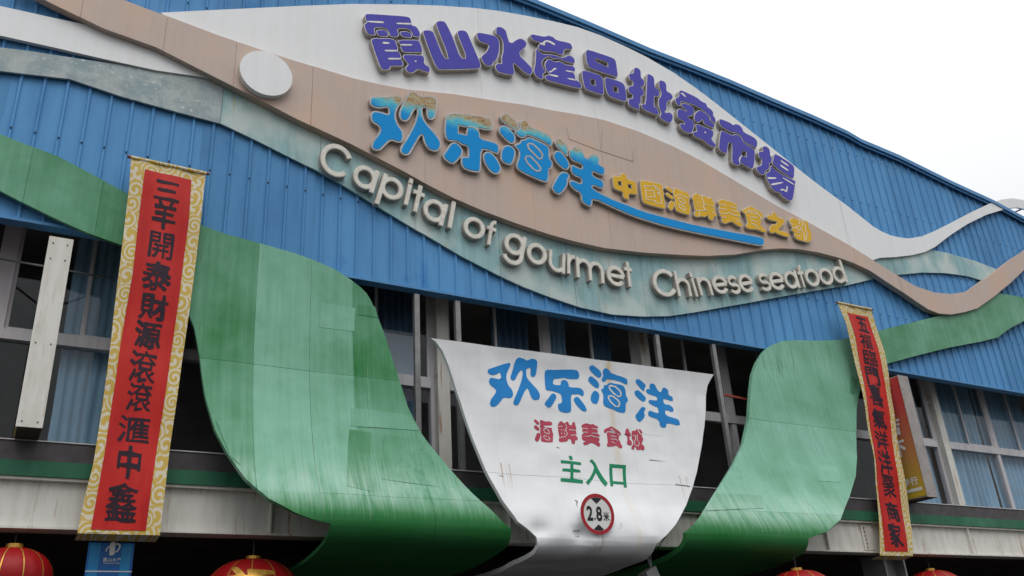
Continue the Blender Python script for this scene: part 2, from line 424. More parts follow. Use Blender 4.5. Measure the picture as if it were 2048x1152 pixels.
def simplify(L, eps):
    def dp(a, b):
        if b <= a + 1: return []
        (x0, y0), (x1, y1) = L[a], L[b]; dx, dy = x1 - x0, y1 - y0; l = math.hypot(dx, dy) or 1e-9; m = 0; k = -1
        for i in range(a + 1, b):
            d = abs((L[i][0] - x0) * dy - (L[i][1] - y0) * dx) / l
            if l < 1e-6: d = math.hypot(L[i][0] - x0, L[i][1] - y0)
            if d > m: m = d; k = i
        return dp(a, k) + [k] + dp(k, b) if m > eps else []
    h = len(L) // 2
    idx = [0] + dp(0, h) + [h] + dp(h, len(L) - 1)
    return [L[i] for i in idx]
def seg_dist(X, Y, a, b):
    dx, dy = b[0] - a[0], b[1] - a[1]; l = dx * dx + dy * dy or 1e-12
    t = np.clip(((X - a[0]) * dx + (Y - a[1]) * dy) / l, 0, 1)
    return np.hypot(X - a[0] - t * dx, Y - a[1] - t * dy)
def arc(cx, cy, rx, ry, a0, a1, n=22):
    return [(cx + rx * math.cos(R_(a0 + (a1 - a0) * k / n)), cy + ry * math.sin(R_(a0 + (a1 - a0) * k / n))) for k in range(n + 1)]
def stroke_loops(strokes, w, res=.022, ext=1.15):
    xs = np.arange(-ext - .1, ext + .1, res); ys = np.arange(-ext - .1, ext + .1, res); X, Y = np.meshgrid(xs, ys)
    F = np.full(X.shape, 9.)
    for P in strokes:
        D = np.full(X.shape, 9.)
        for a, b in zip(P, P[1:]): D = np.minimum(D, seg_dist(X, Y, a, b) - w)
        if math.hypot(P[0][0] - P[-1][0], P[0][1] - P[-1][1]) > 1e-3:
            for e, q in ((P[0], P[1]), (P[-1], P[-2])):
                dx, dy = e[0] - q[0], e[1] - q[1]; l = math.hypot(dx, dy)
                s = ((X - e[0]) * dx + (Y - e[1]) * dy) / l
                near = np.hypot(X - e[0], Y - e[1]) < w * 1.35
                D = np.where(near, np.maximum(D, s), D)
        F = np.minimum(F, D)
    return [simplify(L, .004) for L in marching(F, xs, ys)]
_fc = {}
_txt = bpy.data.curves.new('glyph_source', 'FONT'); _txt.fill_mode = 'NONE'; _txt.resolution_u = 3
_txo = bpy.data.objects.new('glyph_source', _txt); COL.objects.link(_txo)
def font_loops(ch):
    if ch in _fc: return _fc[ch]
    _txt.body = ch; dg = bpy.context.evaluated_depsgraph_get(); dg.update(); dg = bpy.context.evaluated_depsgraph_get()
    me = _txo.evaluated_get(dg).to_mesh()
    co = [(v.co.x, v.co.y) for v in me.vertices]; adj = {}
    for e in me.edges:
        a, b = e.vertices; adj.setdefault(a, []).append(b); adj.setdefault(b, []).append(a)
    seen = set(); loops = []
    for s in adj:
        if s in seen: continue
        L = []; k = s; prev = None
        while k not in seen:
            seen.add(k); L.append(co[k]); nx_ = [q for q in adj[k] if q != prev and q not in seen]
            if not nx_: break
            prev = k; k = nx_[0]
        if len(L) > 2: loops.append(L)
    _txo.evaluated_get(dg).to_mesh_clear()
    X = [p[0] for L in loops for p in L]; Y = [p[1] for L in loops for p in L]
    cx, cy, sx, sy = (min(X) + max(X)) / 2, (min(Y) + max(Y)) / 2, max(X) - min(X), max(Y) - min(Y)
    _fc[ch] = ([[((x - cx), (y - cy)) for x, y in L] for L in loops], sx, sy)
    return _fc[ch]
def brush_loops(ch, bold=.022, rough=.02, seed=0, n=110):
    """CJK glyph thickened and roughened like brush writing; unit box -.5...5"""
    loops, sx, sy = font_loops(ch)
    loops = [[(x / sx, y / sy) for x, y in L] for L in loops]
    xs = np.linspace(-.6, .6, n); ys = np.linspace(-.6, .6, n); X, Y = np.meshgrid(xs, ys)
    if rough:
        X = X + rough * np.sin(9 * Y + seed) + rough * .6 * np.sin(23 * X + 2 * seed); Y = Y + rough * np.sin(8 * X + 1.7 * seed) + .05 * X
    D = np.full(X.shape, 9.); C = np.zeros(X.shape, bool)
    for L in loops:
        for i in range(len(L)):
            a, b = L[i], L[(i + 1) % len(L)]
            D = np.minimum(D, seg_dist(X, Y, a, b))
            if a[1] != b[1]:
                C ^= ((a[1] > Y) != (b[1] > Y)) & (X < (b[0] - a[0]) * (Y - a[1]) / (b[1] - a[1]) + a[0])
    F = np.where(C, -D, D)
    if rough:
        th = bold * (1 + .55 * np.sin(5.1 * X + 3 * Y + seed))
    else: th = bold
    return [simplify(L, .005) for L in marching(F - th, xs, ys) if abs(area(L)) > .0006]

# ------------------------------------------------------------------ sheets that follow a vertical section
class Prof:
    """a sheet surface extruded along x: section given as (y,z) points from the top down"""
    def __init__(s, pts, disp=0.):
        P = [np.array(p, float) for p in pts]; D = []
        if len(P) == 2: D = P
        else:
            Q = [2 * P[0] - P[1]] + P + [2 * P[-1] - P[-2]]
            for i in range(1, len(Q) - 2):
                for k in range(12):
                    t = k / 12; a, b, c, d = Q[i - 1], Q[i], Q[i + 1], Q[i + 2]
                    D.append(.5 * (2 * b + (c - a) * t + (2 * a - 5 * b + 4 * c - d) * t * t + (3 * b - a - 3 * c + d) * t ** 3))
            D.append(P[-1])
        s.D = np.array(D); s.T = np.concatenate([[0], np.cumsum(np.hypot(*np.diff(s.D, axis=0).T))]); s.disp = disp
        tt = np.linspace(0, s.T[-1], 700); s.tt = tt
        s.yy = np.interp(tt, s.T, s.D[:, 0]); s.zz = np.interp(tt, s.T, s.D[:, 1]); s.dents = []
    def hit(s, px, py):
        r = ray(px, py); k = (s.yy - CAM[1]) / r[1]; res = CAM[2] + k * r[2] - s.zz; x = k * r[0]
        sg = np.where(np.sign(res[:-1]) != np.sign(res[1:]))[0]
        i = sg[0] if len(sg) else int(np.argmin(abs(res)))
        return (float(x[i]), float(s.tt[i]))
    def pos(s, x, t, off=0.):
        y = np.interp(t, s.T, s.D[:, 0]); z = np.interp(t, s.T, s.D[:, 1]); e = .03
        dy = np.interp(t + e, s.T, s.D[:, 0]) - np.interp(t - e, s.T, s.D[:, 0]); dz = np.interp(t + e, s.T, s.D[:, 1]) - np.interp(t - e, s.T, s.D[:, 1])
        l = math.hypot(dy, dz) or 1; ny, nz = dz / l, -dy / l      # outward (towards the street)
        if s.disp:
            off = off + s.disp * noise.noise(Vector((x * 1.1, t * 1.3, 3.3))) + s.disp * .35 * noise.noise(Vector((x * 3.1, t * 3.3, 9.3)))
        for (dx_, dt_, a_, r_) in s.dents: off = off + a_ * math.exp(-((x - dx_) ** 2 + (t - dt_) ** 2) / (r_ * r_))
        return (x, y + ny * off, z + nz * off)
    def tz(s, z): return float(np.interp(-z, -s.zz[:], s.tt)) if False else float(s.tt[int(np.argmin(abs(s.zz - z)))])
def cut2d(groups, dx, dt, box=None, tmax=None):
    bm = bmesh.new()
    for g in groups:
        pts, T = tess(g); vs = [bm.verts.new((p[0], p[1], 0)) for p in pts]
        for t in T:
            try: bm.faces.new([vs[i] for i in t])
            except ValueError: pass
    def cut(co, no, co_=False, ci=False):
        bmesh.ops.bisect_plane(bm, geom=bm.verts[:] + bm.edges[:] + bm.faces[:], dist=1e-6, plane_co=co, plane_no=no, clear_outer=co_, clear_inner=ci)
    if box:
        x0, x1, t0, t1 = box
        cut((x0, 0, 0), (1, 0, 0), ci=True); cut((x1, 0, 0), (1, 0, 0), co_=True)
        cut((0, t0, 0), (0, 1, 0), ci=True); cut((0, t1, 0), (0, 1, 0), co_=True)
    if bm.verts:
        X = [v.co.x for v in bm.verts]; T = [v.co.y for v in bm.verts]
        if dx:
            k = math.ceil(min(X) / dx) * dx
            while k < max(X): cut((k, 0, 0), (1, 0, 0)); k += dx
        if dt:
            k = math.ceil(min(T) / dt) * dt
            while k < max(T): cut((0, k, 0), (0, 1, 0)); k += dt
    return bm
def sheet_piece(name, bm, prof, th, off, mats, parent):
    if not bm.faces: return None
    bmesh.ops.remove_doubles(bm, verts=bm.verts[:], dist=1e-5)
    bm.verts.ensure_lookup_table(); bm.verts.index_update()
    n = len(bm.verts); c2 = [(v.co.x, v.co.y) for v in bm.verts]
    Vf = [prof.pos(x, t, off) for x, t in c2]; Vb = [prof.pos(x, t, off - th) for x, t in c2]
    F = []
    for f in bm.faces:
        ids = [v.index for v in f.verts]
        if f.normal.z < 0: ids = ids[::-1]
        F.append(ids)
    V = Vf + Vb; FF = [tuple(f[::-1]) for f in F] + [tuple(i + n for i in f) for f in F]; sm = [True] * len(F) * 2
    for e in bm.edges:
        if len(e.link_faces) == 1:
            a, b = e.verts[0].index, e.verts[1].index; k = len(V)
            V += [Vf[a], Vf[b], Vb[b], Vb[a]]; FF.append((k, k + 1, k + 2, k + 3)); sm.append(False)
    o = mesh(name, V, FF, mats, parent)
    o.data.polygons.foreach_set('use_smooth', sm)
    return o
def panelled(parent, part, loop, prof, th, mats, xs=(), ts=(), dx=0, dt=0, gap=.004, matf=None, fade=None):
    g = nest([loop]); X = [p[0] for p in loop]; T = [p[1] for p in loop]
    xe = [min(X) - 1] + sorted(xs) + [max(X) + 1]; te = [min(T) - 1] + sorted(ts) + [max(T) + 1]
    for i in range(len(xe) - 1):
        for j in range(len(te) - 1):
            bm = cut2d(g, dx, dt, (xe[i] + gap / 2, xe[i + 1] - gap / 2, te[j] + gap / 2, te[j + 1] - gap / 2))
            if sum(f.calc_area() for f in bm.faces) > .01:
                off = random.uniform(-.0025, .0025)
                m = mats if matf is None else matf(i, j)
                po = sheet_piece(part, bm, prof, th, off, m, parent)
                if fade: po['fade'] = fade(i, j)
            bm.free()
def flatprof(y): return Prof([(y, 16.), (y, 0.)])
def flatloop(px, y): return [(x, 16. - z) for x, z in P2(px, y)]     # t runs down from z = 16

# ================================================================== GROUND
mb = MB(); mb.box(-300, 300, -300, 300, -.5, 0)
o = mb.build('ground', 'concrete'); o['kind'] = 'structure'
mb = MB(); mb.box(-300, 300, -30, -14, 0, .004)
o = mb.build('road', 'asphalt'); o['kind'] = 'structure'

# ================================================================== BUILDING
B = thing('market_building', 'blue corrugated market hall with a row of upper windows over a white steel beam', 'building', (9, 0, 0))
roof_px = [(1072, 0), (1180, 45), (1300, 97), (1380, 128), (1460, 160), (1543, 196), (1626, 231), (1695, 262.5), (1723, 279), (1799, 311), (1904, 363), (1987, 401), (2048, 434)]
roofl = P2(roof_px, -.14)
roofl = [(-4, 13.2), (0, 13.45), (4, 13.6)] + roofl + [(25.5, 11.7)]
RX = [p[0] for p in roofl]; RZ = [p[1] for p in roofl]
rz = lambda x: float(np.interp(x, RX, RZ))
# corrugated cladding, three ribs to a sheet
pitch = .268; x = -3.9; k = 0
rib = [(0, 0), (.095, 0), (.110, -.030), (.136, -.030), (.151, 0)]
while x < 25:
    nr = 3; V = []; F = []; jit = random.uniform(-.006, .006); zb = 7.13 + random.uniform(-.006, .006)
    prof = [(x + r * pitch + a, b + jit) for r in range(nr) for a, b in rib] + [(x + nr * pitch + .012, jit - .003)]
    ztop = [rz(a) - .06 for a, b in prof]
    rows = 12; ph = random.uniform(0, 6)
    for r in range(rows + 1):
        for (a, b), zt in zip(prof, ztop):
            z = zb + (zt - zb) * r / rows
            V.append((a, b + .006 * math.sin(z * 1.7 + ph) * (a - x), z))
    n = len(prof)
    F = [(r * n + i, r * n + i + 1, (r + 1) * n + i + 1, (r + 1) * n + i) for r in range(rows) for i in range(n - 1)]
    mesh('cladding_sheet', V, F, 'blue', B)
    x += nr * pitch
# screws in rows on the ribs
mb = MB(); x = -3.9 + .125
while x < 24.5:
    for z in (8.35, 9.75, 11.1, 12.4):
        if z < rz(x) - .3: mb.tube((x, -.034, z), (x, -.046, z - .002), .013, 5)
    x += pitch
mb.build('cladding_screws', 'black', B, kind='stuff')
# bottom drip trim of the cladding and its soffit
mb = MB(); mb.box(-4, 25, -.045, .012, 7.085, 7.125)
mb.build('drip_trim', 'bluetrim', B)
mb = MB(); mb.box(-4, 25, .012, .14, 7.09, 7.115); mb.build('window_head', 'bluetrim', B)
# roof edge trim
mb = MB()
for a, b in zip(roofl, roofl[1:]):
    for (y0, y1, d0, d1) in ((-.14, .3, -.015, .02), (-.14, -.115, -.085, -.015), (-.10, -.07, -.14, -.087)):
        V = [(a[0], y0, a[1] + d0), (a[0], y1, a[1] + d0), (a[0], y1, a[1] + d1), (a[0], y0, a[1] + d1), (b[0], y0, b[1] + d0), (b[0], y1, b[1] + d0), (b[0], y1, b[1] + d1), (b[0], y0, b[1] + d1)]
        mb.add(V, [(0, 1, 2, 3), (7, 6, 5, 4), (0, 4, 5, 1), (1, 5, 6, 2), (2, 6, 7, 3), (3, 7, 4, 0)])
mb.build('roof_trim', 'bluetrim', B)
# body: backing wall, roof, floors, back and side walls
V = []; n = len(roofl)
for a, b in roofl: V += [(a, .03, 7.1), (a, .03, b - .03)]
mesh('backing_wall', V, [(2 * i, 2 * i + 2, 2 * i + 3, 2 * i + 1) for i in range(n - 1)], 'dark', B)
V = []
for a, b in roofl: V += [(a, .32, b), (a, 14, b)]
mesh('roof', V, [(2 * i, 2 * i + 2, 2 * i + 3, 2 * i + 1) for i in range(n - 1)], 'bluetrim', B)
for nm, bx in (('upper_floor', (-4, 25.4, .35, 14, 3.62, 4.195)), ('upper_ceiling', (-4, 25.4, .05, 14, 7.67, 7.77)), ('back_wall', (-4, 25.4, 4.2, 4.4, 4.2, 7.66)),
               ('rear_wall', (-4, 25.4, 13.8, 14, 0, 3.6)), ('side_wall', (-4.2, -4.0, .04, 14, 0, 13)), ('side_wall', (25.4, 25.6, .04, 14, 0, 11.6))):
    mb = MB(); mb.box(*bx); mb.build(nm, 'roomwall' if nm in ('back_wall', 'upper_ceiling') else 'dark', B)
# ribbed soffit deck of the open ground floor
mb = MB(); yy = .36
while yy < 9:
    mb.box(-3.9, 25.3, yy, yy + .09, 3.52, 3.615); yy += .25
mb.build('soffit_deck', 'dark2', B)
# steel beam: web, flanges, stiffeners, splice plate with bolts
mb = MB(); mb.box(-4, 25, .035, .055, 3.505, 4.0); bw = mb.build('beam_web', 'cream', B)
mb = MB(); mb.box(-4, 25, -.04, .26, 3.478, 3.503); mb.build('bottom_flange', 'cream', B)
mb = MB(); mb.box(-4, 25, -.04, .26, 4.0, 4.03); mb.build('top_flange', 'cream', B)
for xs in (-.9, 2.95, 6.3, 8.6, 10.4, 12.6, 16.55, 20.5):
    mb = MB(); mb.box(xs, xs + .02, -.03, .033, 3.505, 3.998); mb.build('stiffener', 'cream', B)
sp = MB(); sp.box(13.55, 13.85, .012, .033, 3.53, 3.97); spo = sp.build('splice_plate', 'cream', B)
for i in range(6):
    for xx in (13.62,):
        mb = MB(); mb.tube((xx, .012, 3.58 + i * .068), (xx, -.012, 3.58 + i * .068), .019, 6); mb.build('bolt', 'casing', spo)
mb = MB(); mb.box(-4, 25, -.065, .20, 4.032, 4.20); mb.build('green_strip', 'strip', B)
mb = MB(); mb.box(-4, 25, -.03, .90, 4.202, 4.42); mb.build('window_sill', 'darkmetal', B)
mb = MB(); mb.box(-4, 25, -.045, -.0, 4.424, 4.436); mb.build('sill_edge', 'alu', B)
# columns between the bays and windows
cols = [(-2.2 + 3.8 * i) * 1.047 for i in range(7)]
zw = lambda z: 1.6 + (z - 1.6) * 1.010
for xc in cols:
    mb = MB(); mb.box(xc - .10, xc + .10, .62, .86, 4.43, 7.66); mb.build('window_column', 'cream', B)
for xc in (-2.2, 14.3, 20.4):
    mb = MB(); mb.box(xc - .28, xc - .24, .05, .55, 0, 3.47); mb.box(xc + .24, xc + .28, .05, .55, 0, 3.47); mb.box(xc - .24, xc + .24, .25, .28, 0, 3.47)
    mb.build('ground_column', 'galvpost', B)
YW = .75
for bi in range(6):
    x0 = cols[bi] + .10; x1 = cols[bi + 1] - .10; xm = (x0 + x1) / 2
    f = MB()
    f.box(x0, x0 + .06, YW, YW + .10, 4.44, 7.66); f.box(x1 - .06, x1, YW, YW + .10, 4.44, 7.66)
    f.box(x0 + .06, x1 - .06, YW, YW + .10, 7.60, 7.66); f.box(x0 + .06, x1 - .06, YW, YW + .10, 4.44, 4.50)
    f.box(x0 + .06, x1 - .06, YW - .02, YW + .10, 5.86, 5.99)
    f.box(xm - .055, xm + .055, YW, YW + .10, 4.50, 5.86); f.box(xm - .075, xm + .075, YW, YW + .10, 5.99, 7.60)
    wo = f.build('window', 'alu', B)
    for a, b, side in ((x0 + .06, xm - .075, 0), (xm + .075, x1 - .06, 1)):
        h = (a + b) / 2
        for (c, d, dy) in ((a, h + .03, .045), (h - .03, b, .012)):
            if bi in (3,) and dy < .02 : c -= .0
            s = MB(); t = .045; y = YW + dy
            s.box(c, c + t, y, y + .025, 5.99, 7.60); s.box(d - t, d, y, y + .025, 5.99, 7.60); s.box(c + t, d - t, y, y + .025, 5.99, 6.04); s.box(c + t, d - t, y, y + .025, 7.55, 7.60)
            s.build('sash', 'alu', wo)
            if bi in (2, 3) and side == 0 and dy > .02: continue      # slid open
            g = MB(); g.box(c + t, d - t, y + .010, y + .015, 6.04, 7.55); g.build('pane', 'glass', wo)
        g = MB(); g.box(x0 + .06 if side == 0 else xm + .055, xm - .055 if side == 0 else x1 - .06, YW + .05, YW + .055, 4.50, 5.86); g.build('pane', 'glass', wo)
# curtains
def curtain(x0, x1, z0, z1, m, label, y=.95, amp=.03, per=.13):
    x0 *= 1.04; x1 *= 1.04; z1 = 7.6
    n = int((x1 - x0) / .018); ph = random.uniform(0, 6); V = []; rows = 5
    for r in range(rows + 1):
        z = z0 + (z1 - z0) * r / rows
        for i in range(n + 1):
            x = x0 + (x1 - x0) * i / n
            a = amp * (1 + .5 * math.sin(x * 3.1 + ph)); V.append((x + .012 * math.sin(z * 2 + x * 9), y + a * math.sin(2 * math.pi * x / per + 1.3 * math.sin(x * 5 + ph) + .25 * math.sin(z * 1.5)), z))
    F = [(r * (n + 1) + i, r * (n + 1) + i + 1, (r + 1) * (n + 1) + i + 1, (r + 1) * (n + 1) + i) for r in range(rows) for i in range(n)]
    o = mesh('curtain', V, F, m, None, smooth=True, loc=((x0 + x1) / 2, y, z0))
    tag(o, label, 'curtain', 'curtains behind the upper windows')
curtain(.42, 1.45, 4.45, 7.0, 'curtain', 'pale blue curtain between the cream light box and the left red banner')
curtain(-2.0, -.45, 4.45, 7.0, 'curtaind', 'dark curtain behind the leftmost window, cut by the photo edge')
curtain(4.15, 5.2, 4.45, 7.0, 'curtaind', 'navy curtain in the window right beside the big green sheet')
curtain(6.45, 7.15, 4.45, 7.0, 'curtaind', 'navy curtain above the left part of the white entrance sign')
curtain(8.35, 8.75, 4.45, 7.0, 'curtaind', 'navy curtain strip above the right half of the white entrance sign')
curtain(7.50, 7.85, 4.45, 7.0, 'curtain', 'narrow blue curtain above the middle of the white entrance sign')
curtain(15.4, 16.6, 4.45, 7.0, 'curtain', 'pale blue curtain just right of the red and yellow light box', amp=.05, per=.17)
curtain(17.0, 18.6, 4.45, 7.0, 'curtain', 'pale blue curtain in the window right of the speckled cream column', amp=.05, per=.2)
curtain(18.7, 20.5, 4.45, 7.0, 'curtain', 'pale blue curtain in the rightmost window at the photo edge', amp=.05, per=.19)
mb = MB(); mb.box(4.60, 5.34, .88, .89, 6.02, 6.72)  # added pale board, imitates the reflection in a window pane
tag(mb.build('reflection_board', 'board', None, loc=(4.9, .88, 6.02)), 'pale board added behind glass to imitate a reflecting pane, next to the big green sheet', 'board')
# galvanised posts in front of the windows
for xp, z0, lab in ((4.95, 4.45, 'galvanised post crossing the window right of the big green sheet'), (5.62, 4.45, 'galvanised post behind the upper left corner of the white entrance sign'),
                    (9.43, 4.45, 'galvanised post rising above the right half of the white entrance sign'), (10.7, 4.45, 'galvanised post in the gap right of the white entrance sign')):
    mb = MB(); mb.box(xp - .04, xp + .04, -.0, .07, z0, 7.03)
    tag(mb.build('support_post', 'galvpost', None, loc=(xp, 0, z0)), lab, 'post', 'galvanised posts holding the signs')
mb = MB(); mb.bar((10.75, .12, 6.15), (11.6, .12, 6.10), .035, .035); mb.bar((11.6, .12, 6.10), (11.75, .12, 6.25), .035, .035)
tag(mb.build('red_pipe', 'redpipe', None, loc=(10.7, .12, 6.1)), 'thin red pipe crossing the dark window left of the right green sheet', 'pipe')

# ================================================================== WAVES ON THE FACADE
def seamx(pts, y): return [at(a, b, y)[0] for a, b in pts]
# left pale wave
YL = -.10
wl = thing('wave_band', 'narrow white wave running behind the brown band at the upper left', 'wave panel', (1, YL, 9.8), 'wave panels on the facade')
loop = flatloop([(-80, -12), (0, 12), (104, 35), (194, 54), (219, 60), (312, 86), (417, 138), (440, 158), (427, 161), (410, 154.5), (312, 140.6), (208, 118), (104, 94), (0, 71), (-80, 52)], YL)
panelled(wl, 'sheet_panel', loop, flatprof(YL), .06, 'white')
# teal / bare galvanised wave with the latin letters
YT = -.07
tl = thing('wave_band', 'blotched teal wave carrying the English lettering, bare grey metal at its left end', 'wave panel', (5, YT, 8.5), 'wave panels on the facade')
up = [(-80, 84), (0, 95), (52, 101), (139, 114.6), (243, 130), (347, 147.6), (417, 160), (434, 163), (521, 190), (590, 226), (700, 280), (808, 332), (912, 382), (1032, 436), (1130, 466), (1209, 486), (1287, 495), (1370, 500), (1470, 499), (1528, 489), (1597, 488), (1639, 495), (1708, 516), (1745, 534)]
lo = [(1752, 556), (1740, 559.5), (1694, 570.6), (1639, 580), (1569, 592), (1500, 605), (1457, 612.5), (1387, 625), (1339, 632), (1287, 633), (1225, 629), (1162, 615), (1100, 594), (1048, 574), (996, 550), (922, 512), (860, 475), (833, 460), (755, 413), (692, 374), (630, 339), (608, 329), (521, 285), (444, 248), (347, 222), (243, 193), (139, 158), (0, 142), (-80, 134)]
panelled(tl, 'sheet_panel', flatloop(up + lo, YT), flatprof(YT), .035, 'teal', xs=seamx([(444, 210), (640, 320), (830, 440), (1000, 520), (1150, 570), (1289, 590), (1440, 580), (1600, 550)], YT), gap=.006, matf=lambda i, j: 'galv' if i == 0 else 'teal')
tr_ = thing('wave_band', 'pale teal leaf shape between the white wave and the brown dip at the right', 'wave panel', (17, YT, 9.6), 'wave panels on the facade')
loop = flatloop([(1743, 512), (1800, 505), (1840, 494), (1858, 499), (1896, 506), (1948, 521), (1995, 539), (2000, 545), (1969, 562), (1935, 552), (1891, 546), (1844, 545), (1795, 549.6), (1790, 552), (1765, 538)], YT)
panelled(tr_, 'sheet_panel', loop, flatprof(YT), .035, 'teal', xs=seamx([(1808, 530), (1900, 530)], YT))
# big white wave
YWH = -.12
ww = thing('wave_band', 'big white crest carrying the purple characters, its tail curling past the roof edge', 'wave panel', (10, YWH, 11), 'wave panels on the facade')
up = [(322, 25), (400, 21), (486, 17), (600, 11.5), (704, 7.6), (808, 8.7), (880, 11), (947, 15.6), (1000, 22), (1051, 31), (1105, 42), (1155, 54), (1200, 70), (1245, 90), (1293, 113.6), (1348, 145.6), (1390, 174.7), (1430, 205), (1498, 259), (1566, 313), (1620, 356), (1643, 373.6), (1695, 412), (1747, 453.5), (1765, 464), (1782, 471), (1800, 475), (1817, 477), (1844, 472.5), (1870, 461.6), (1901, 446), (1943, 424), (1974, 409.5), (1990, 403), (2006, 398.5), (2026, 396.5), (2048, 400), (2080, 412), (2130, 440)]
lo = [(2130, 460), (2080, 429), (2048, 417.5), (2035, 414.8), (2020, 416), (2007, 419), (1974, 429), (1935, 448), (1901, 470), (1870, 494), (1850, 504), (1825, 510), (1792, 514), (1760, 515.5), (1735, 524), (1700, 501), (1625, 462), (1555, 425), (1451, 362), (1347, 304), (1278, 275), (1208, 251), (1104, 233), (1000, 216), (912, 200), (815, 191), (704, 168), (642, 148), (590, 132), (521, 110), (434, 80), (347, 45)]
panelled(ww, 'sheet_panel', flatloop(up + lo, YWH), flatprof(YWH), .05, 'white', xs=seamx([(960, 120), (1185, 180), (1400, 260), (1560, 360), (1690, 450), (1850, 490), (1960, 425)], YWH), gap=.003)
mb = MB()
for a, b in (((2048, 412), (2075, 395)), ((2030, 424), (2070, 400))):
    pa, pb = at(*a, -.12), at(*b, .1); mb.bar((pa[0], -.08, pa[1]), (pb[0] + .2, .1, pb[1]), .04, .04)
mb.build('bracket', 'darkmetal', ww)
# brown band
YB = -.20
bb = thing('wave_band', 'dusty brown band sweeping across the facade below the white crest, carrying blue and yellow characters', 'wave panel', (8, YB, 9.5), 'wave panels on the facade')
up = [(150, -42), (248, 0), (298, 19), (347, 36.5), (434, 69.4), (521, 99), (590, 121.5), (642, 137), (704, 156), (760, 169), (815, 179), (912, 189), (1000, 203), (1051, 210), (1104, 220.5), (1156, 229), (1208, 240), (1278, 263), (1347, 292.7), (1400, 320), (1451, 350), (1503, 381), (1555, 412), (1625, 449), (1700, 491), (1740, 516), (1771, 536), (1800, 554), (1831, 572.5), (1869, 585), (1902, 588), (1935, 583), (1961, 564), (1995, 540), (2026, 516), (2048, 502), (2130, 443)]
lo = [(2130, 470), (2048, 540), (2021, 566), (1987, 594), (1955, 616.5), (1930, 624), (1902, 629), (1878, 627), (1857, 619), (1831, 602), (1805, 584), (1771, 562), (1740, 541), (1708, 526), (1680, 516), (1639, 505), (1597, 498), (1562, 496.5), (1528, 499), (1500, 504), (1470, 509), (1415, 511.5), (1370, 510), (1287, 505), (1209, 496), (1147, 482), (1100, 469), (1032, 446.6), (969, 423), (907, 396), (860, 372), (808, 343), (704, 289), (590, 236), (521, 199.7), (417, 147.6), (312, 94), (208, 57), (104, 7), (30, -32)]
panelled(bb, 'sheet_panel', flatloop(up + lo, YB), flatprof(YB), .125, 'brown', xs=seamx([(165, 10), (330, 70), (470, 130), (624, 190), (850, 330), (1055, 240), (1202, 300), (1275, 400), (1463, 380), (1600, 470), (1710, 515), (1801, 570), (1955, 600)], YB), gap=.004)
# white disc on the brown band
mb = MB(); c = at(533, 146, -.30); e1 = at(481, 135, -.30); rr = .5 * abs(at(586, 155, -.30)[0] - at(480, 140, -.30)[0])
ring = [(c[0] + rr * math.cos(2 * math.pi * k / 56), c[1] + rr * math.sin(2 * math.pi * k / 56)) for k in range(56)]
prism(mb, [(ring, [])], -.30, YB - .002)
tag(mb.build('disc', ['white', 'rim'], None, loc=(c[0], -.3, c[1])), 'plain white round disc fixed on the brown band at the upper left', 'disc')

# ================================================================== GREEN SHEETS AND WHITE ENTRANCE SIGN
PG = Prof([(-.13, 9.6), (-.13, 8.0), (-.14, 6.9), (-.19, 6.0), (-.30, 5.2), (-.45, 4.65), (-.63, 4.2), (-.80, 3.90), (-.91, 3.72), (-.955, 3.58), (-.93, 3.44), (-.83, 3.33), (-.64, 3.26), (-.3, 3.20), (.22, 3.15), (.9, 3.13), (1.6, 3.12)], .018)
def sheetloop(prof, pts): return [prof.hit(a, b) for a, b in pts]
def closeunder(L_left, L_right, prof, pxl, pxr):
    return None
gl = thing('green_wave_sheet', 'left green sheet hanging over the windows, streaked, curling under at its foot', 'wave panel', (4, -.4, 6), 'green wave sheets')
right = [(-80, 238), (0, 269), (35, 283), (76, 298.6), (115, 314), (187, 352), (253, 387), (330, 425), (404, 452), (451, 468), (521, 488.5), (590, 507.6), (625, 520), (645, 528.5), (672, 541), (694, 554.5), (721, 573.6), (733, 586), (742, 601), (756, 632.6), (773, 678), (791, 737), (800, 765), (815, 814), (843, 867), (895, 932), (947, 991), (999, 1040), (1022, 1058)]
left = [(661, 1049), (625, 1040), (590, 1026), (538, 998.5), (493, 960), (455, 908), (430, 860), (411, 797), (404, 752), (399, 712), (389, 657), (378, 631), (362, 600), (320, 545), (243, 491), (174, 466), (104, 435), (38, 403), (0, 382), (-80, 345)]
Lr = sheetloop(PG, right); Ll = sheetloop(PG, left)
def foot(prof, pr, pl, tr=.0, tl_=.0):
    tend = prof.T[-1] - .02
    return [(pr[0] + .02, pr[1] + .15), (pr[0] + .02, tend), (pl[0], tend), (pl[0], pl[1] + .15)]
gloop = Lr + foot(PG, Lr[-1], Ll[0]) + Ll
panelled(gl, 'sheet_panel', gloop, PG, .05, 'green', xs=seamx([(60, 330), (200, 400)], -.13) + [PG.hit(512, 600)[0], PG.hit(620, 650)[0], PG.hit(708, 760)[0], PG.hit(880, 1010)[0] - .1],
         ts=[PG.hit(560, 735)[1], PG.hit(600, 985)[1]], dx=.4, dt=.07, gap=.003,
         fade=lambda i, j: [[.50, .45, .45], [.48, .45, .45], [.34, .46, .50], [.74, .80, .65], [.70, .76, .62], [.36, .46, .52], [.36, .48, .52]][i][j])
gr = thing('green_wave_sheet', 'right green sheet with an upward tail, curling under beside the white entrance sign', 'wave panel', (13, -.4, 6), 'green wave sheets')
top = [(1527, 704), (1537, 695), (1549, 689), (1565, 683), (1589, 680.5), (1634, 682), (1679, 681), (1697, 676), (1730, 668), (1769, 659.5), (1818, 646.5), (1878, 632), (1930, 616), (1955, 608), (1987, 586), (2021, 558), (2048, 530), (2120, 465)]
